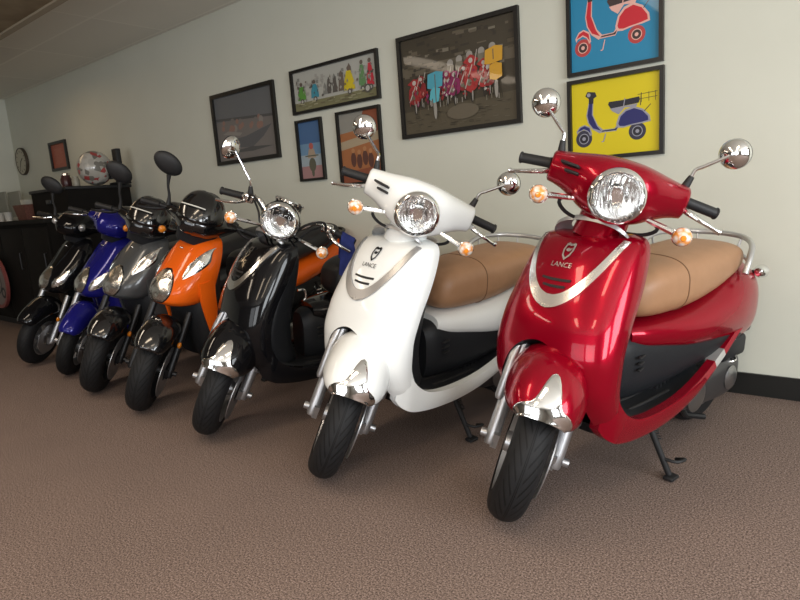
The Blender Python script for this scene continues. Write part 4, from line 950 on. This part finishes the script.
bm = nb(); lathe(bm, [(.03, .0215), (.055, .0215)], (.13, 0, -.10), (0, -1, 0), 24); lathe(bm, [(.10, .0215), (.115, .0215)], (0, 0, 0), (0, -1, 0), 30); obj('sign_rings', bm, RUBBER, sg)
zt = 1.05 + .27; x0, x1 = -6.55, -5.72
shc = thing('display_case', 'low black chest on the dark counter under the helmet', 'chest', ((x0 + x1) / 2, 2.7, ZC)); w = x1 - x0; hh = zt - ZC
bm = nb(); rbox(bm, (0, 0, hh - .015), (w, .62, .03), .008); obj('lid', bm, RUBBER, shc)
bm = nb(); box(bm, (0, 0, (hh - .03) / 2), (w - .03, .59, hh - .03)); obj('chest_body', bm, DARKW, shc, smooth=False)
bm = nb(); rbox(bm, (0, -.30, hh * .55), (.10, .02, .04), .004); obj('latch', bm, DARKM, shc)
# helmet
def helmet():
    c = at(95, 168, Y=2.75); z0 = zt
    h = thing('helmet', 'patterned white and red helmet standing on the black chest', 'helmet', (c.x, c.y, z0), (0, 0, R(100)))
    m = mat('helmet_print', (.5, .5, .48), .3, coat=.6); n, l, b = nodes(m); tc = n.new('ShaderNodeTexCoord'); v = n.new('ShaderNodeTexVoronoi'); v.inputs['Scale'].default_value = 26
    l.new(tc.outputs['Object'], v.inputs['Vector']); r = n.new('ShaderNodeValToRGB'); e = r.color_ramp.elements; r.color_ramp.interpolation = 'CONSTANT'
    e[0].color = (.40, .38, .34, 1); e[1].position = .86; e[1].color = (.35, .05, .05, 1); x = e.new(.35); x.color = (.16, .15, .13, 1); x = e.new(.55); x.color = (.46, .44, .40, 1)
    sp = n.new('ShaderNodeSeparateColor'); l.new(v.outputs['Color'], sp.inputs[0]); l.new(sp.outputs[0], r.inputs['Fac']); l.new(r.outputs['Color'], b.inputs['Base Color'])
    bm = nb(); ell(bm, (0, 0, .165), (.165, .135, .16), u=36, v=24)
    for v_ in bm.verts:
        if v_.co.z < .06: v_.co.z = max(v_.co.z, .0)
    bmesh.ops.delete(bm, geom=[f for f in bm.faces if f.calc_center_median().x > .06 and .05 < f.calc_center_median().z < .2], context='FACES')
    s = obj('shell', bm, m, h); md = s.modifiers.new('th', 'SOLIDIFY'); md.thickness = .012
    bm = nb(); ell(bm, (-.002, 0, .162), (.148, .12, .142), u=24, v=16); obj('liner', bm, RUBBER, h)
    rows = []
    for i in range(9):
        q = i / 8; rows.append([(math.cos(t) * .172, math.sin(t) * .142, .06 + .15 * q) for t in [(-1.2 + 2.4 * k / 16) for k in range(17)]])
    v = obj('visor', grid(nb(), rows), mat('smoked_visor', (.10, .10, .11), .08, coat=1), h); md = v.modifiers.new('th', 'SOLIDIFY'); md.thickness = .003
helmet()
# thin upright post, jar and bits on the case
c = at(119, 172, Y=2.9); t = thing('upright_post', 'thin black upright post beside the patterned helmet', 'post', (c.x, c.y, zt)); hh = at(119, 148, Y=2.9).z - zt
bm = nb(); rbox(bm, (0, 0, hh / 2 + .01), (.085, .05, hh - .02), .008); obj('post', bm, RUBBER, t); bm = nb(); rbox(bm, (0, 0, .01), (.16, .14, .02), .006); obj('base', bm, DARKM, t)
for px, hgt, r_, lab, m in ((67, .13, .05, 'dark red jar on the black chest left of the helmet', mat('jar_red', (.06, .02, .02), .3)), (76.5, .10, .035, 'small pale cup on the black chest beside the helmet', mat('cup_pale', (.32, .30, .24), .4))):
    c = at(px, 186, Y=2.62); j = thing('jar' if 'jar' in lab else 'cup', lab, 'jar' if 'jar' in lab else 'cup', (c.x, c.y, zt))
    bm = nb(); lathe(bm, [(0, 0), (r_ * .8, 0), (r_, .02), (r_, hgt * .7), (r_ * .8, hgt * .85), (r_ * .8, hgt), (r_ * .7, hgt), (r_ * .7, .02), (0, .015)], (0, 0, 0), (0, 0, 1), 24); obj('body', bm, m, j)
    if 'jar' in lab: bm = nb(); lathe(bm, [(0, hgt + .02), (r_ * .85, hgt + .015), (r_ * .88, hgt - .005)], (0, 0, 0), (0, 0, 1), 24); obj('lid', bm, CHROME, j)
# basket on the counter
c = at(33, 220, Y=2.45); bk = thing('wicker_basket', 'reddish brown basket of pale papers on the far-left counter', 'basket', (c.x, c.y, ZC))
bm = nb(); loft(bm, [[(sx * w_, sy * d_, z) for sx, sy in ((-1, -1), (1, -1), (1, 1), (-1, 1))] for w_, d_, z in ((.11, .09, 0), (.14, .115, .15), (.13, .105, .15), (.105, .085, .012))]); obj('body', bm, noise_mat('wicker', (.10, .035, .025), (.16, .06, .04), 60, .6, .4), bk, smooth=False)
bm = nb()
for i in range(5): box(bm, (-.06 + .03 * i, 0, .115), (.004, .12, .17), Matrix.Rotation(R(-10 + 6 * i), 3, 'Y'))
obj('paper', bm, PALE, bk, smooth=False)
# cards standing on the counter, notice sheet on the wall
for i, (x0, x1, yt, lab) in enumerate(((-4, 5.5, 193, 'pale grey card standing on the far-left counter, cut by the photo edge'), (8, 19.5, 192.5, 'pale grey card standing on the far-left counter, left of the basket'))):
    a, b = at(x0, yt, Y=2.75), at(x1, yt, Y=2.75); w_, h_ = b.x - a.x, a.z - ZC
    t = thing('display_card', lab, 'card', ((a.x + b.x) / 2, 2.75, ZC)); bm = nb(); rbox(bm, (0, 0, h_ / 2 + .01), (w_, .02, h_ - .02), .004, ); obj('panel', bm, mat('card_grey', (.26, .26, .22), .6), t)
    bm = nb(); rbox(bm, (0, -.01, .02), (w_ * .98, .09, .04), .006); obj('foot', bm, PALE, t)
a, b = at(44.5, 176, Y=D), at(49.5, 196, Y=D); w_, h_ = b.x - a.x, a.z - b.z
t = thing('notice_sheet', 'thin pale notice sheet on the wall under the red print', 'notice', ((a.x + b.x) / 2, D, (a.z + b.z) / 2))
bm = nb(); box(bm, (0, -.002, 0), (w_, .006, h_)); obj('sheet', bm, mat('sheet', (.42, .39, .30), .7), t, smooth=False)
for q in range(5):
    bm = nb(); box(bm, (0, -.006, h_ * (.3 - .14 * q)), (w_ * .6, .002, h_ * .03)); obj('print_line', bm, DARKM, t, smooth=False)
for i, px in enumerate((2.5, 10)):
    c = at(px, 225, Y=2.35); t = thing('paper_cup', ('white paper cup at the photo edge on the far-left counter', 'white paper cup right of another cup on the far-left counter')[i], 'cup', (c.x, c.y, ZC), group='paper cups on the counter')
    bm = nb(); lathe(bm, [(0, 0), (.03, 0), (.04, .09), (.042, .092), (.038, .09), (.028, .006), (0, .006)], (0, 0, 0), (0, 0, 1), 20); obj('cup_body', bm, mat('paper_white', (.55, .53, .48), .6), t)

# blue cloth hung over the black retro scooter's left grip
def cloth(root, S):
    bpy.context.view_layer.update(); M = root.matrix_world @ S
    a, b = M @ Vector((-.402, .225, 1.008)), M @ Vector((-.416, .33, .988)); ax = (b - a).normalized(); out = ax.cross(Vector((0, 0, 1))).normalized(); up = out.cross(ax).normalized()
    if up.z < 0: up = -up
    rows = []
    prof = [(-.030, -.11), (-.027, -.07), (-.025, -.03), (-.023, 0)] + [(-.023 * math.cos(t), .023 * math.sin(t)) for t in (.5, 1.0, 1.57, 2.1, 2.6)] + [(.023, 0), (.026, -.04), (.030, -.09), (.034, -.15), (.036, -.19)]
    for k in range(15):
        q = k / 14; row = []
        for i, (o_, u_) in enumerate(prof):
            wv = .006 * math.sin(k * 1.3 + i) * max(0, -u_) / .1
            c = a.lerp(b, .30 + .62 * q) + ax * ((q - .5) * .35 * max(0, -u_)); row.append(c + out * (o_ + math.copysign(wv, o_)) + (up * u_ if u_ > 0 else Vector((0, 0, u_))) + Vector((0, 0, -.01 * abs(q - .5) if u_ < -.1 else 0)))
        rows.append(row)
    o = obj('cloth', grid(nb(), rows), noise_mat('blue_cloth', (.012, .022, .14), (.02, .035, .20), 30, .8, .2), None, ang=80)
    tag(o, 'blue cloth hanging from the left handlebar end of the black retro scooter', 'cloth')
cloth(BLACK_RETRO, steer_matrix(57, .235))

# ------------------------------------------------------------------ light
def area(name, loc, size, sy, energy, col, target):
    l = bpy.data.lights.new(name, 'AREA'); l.shape = 'RECTANGLE'; l.size = size; l.size_y = sy; l.energy = energy; l.color = col
    o = bpy.data.objects.new(name, l); C.objects.link(o); o.location = loc; d = Vector(target) - Vector(loc); o.rotation_euler = d.to_track_quat('-Z', 'Y').to_euler(); return o
for a, b in WX: area('daylight_right', (XR - .02, (a + b) / 2, 1.4), b - a, 1.7, 118, (.93, .97, 1.0), (XR - 5, (a + b) / 2 + .3, 1.35))
for (a, b), e in zip(WY, (32, 75)): area('daylight_front', ((a + b) / 2, YF + .02, 1.35), b - a, 1.8, e, (.96, .98, 1.0), ((a + b) / 2, YF + 5, 1.3))
for x in (-1.6, .2):
    for y in (-1.6, .3): area('ceiling_tube', (x, y, H - .02), .28, 1.15, 15, (1.0, .80, .58), (x, y, 0))
for y in (-1.0, .4): area('ceiling_tube', (-4.0, y, H - .14), .28, 1.15, 15, (1.0, .84, .66), (-4.0, y, 0))  # extra lamps added overhead to brighten the carpet at the left
area('ceiling_tube', (-6.6, 1.9, H - .14), .28, 1.15, 5, (1.0, .70, .40), (-6.6, 1.9, 0))
w = bpy.data.worlds.new('world'); bpy.context.scene.world = w; w.use_nodes = True
w.node_tree.nodes['Background'].inputs[0].default_value = (.80, .88, 1, 1); w.node_tree.nodes['Background'].inputs[1].default_value = .6
sc = bpy.context.scene
sc.view_settings.view_transform = 'Standard'; sc.view_settings.look = 'None'; sc.view_settings.exposure = -.12; sc.view_settings.gamma = 1
sc.cycles.use_denoising = True; sc.cycles.max_bounces = 8; sc.cycles.caustics_reflective = False
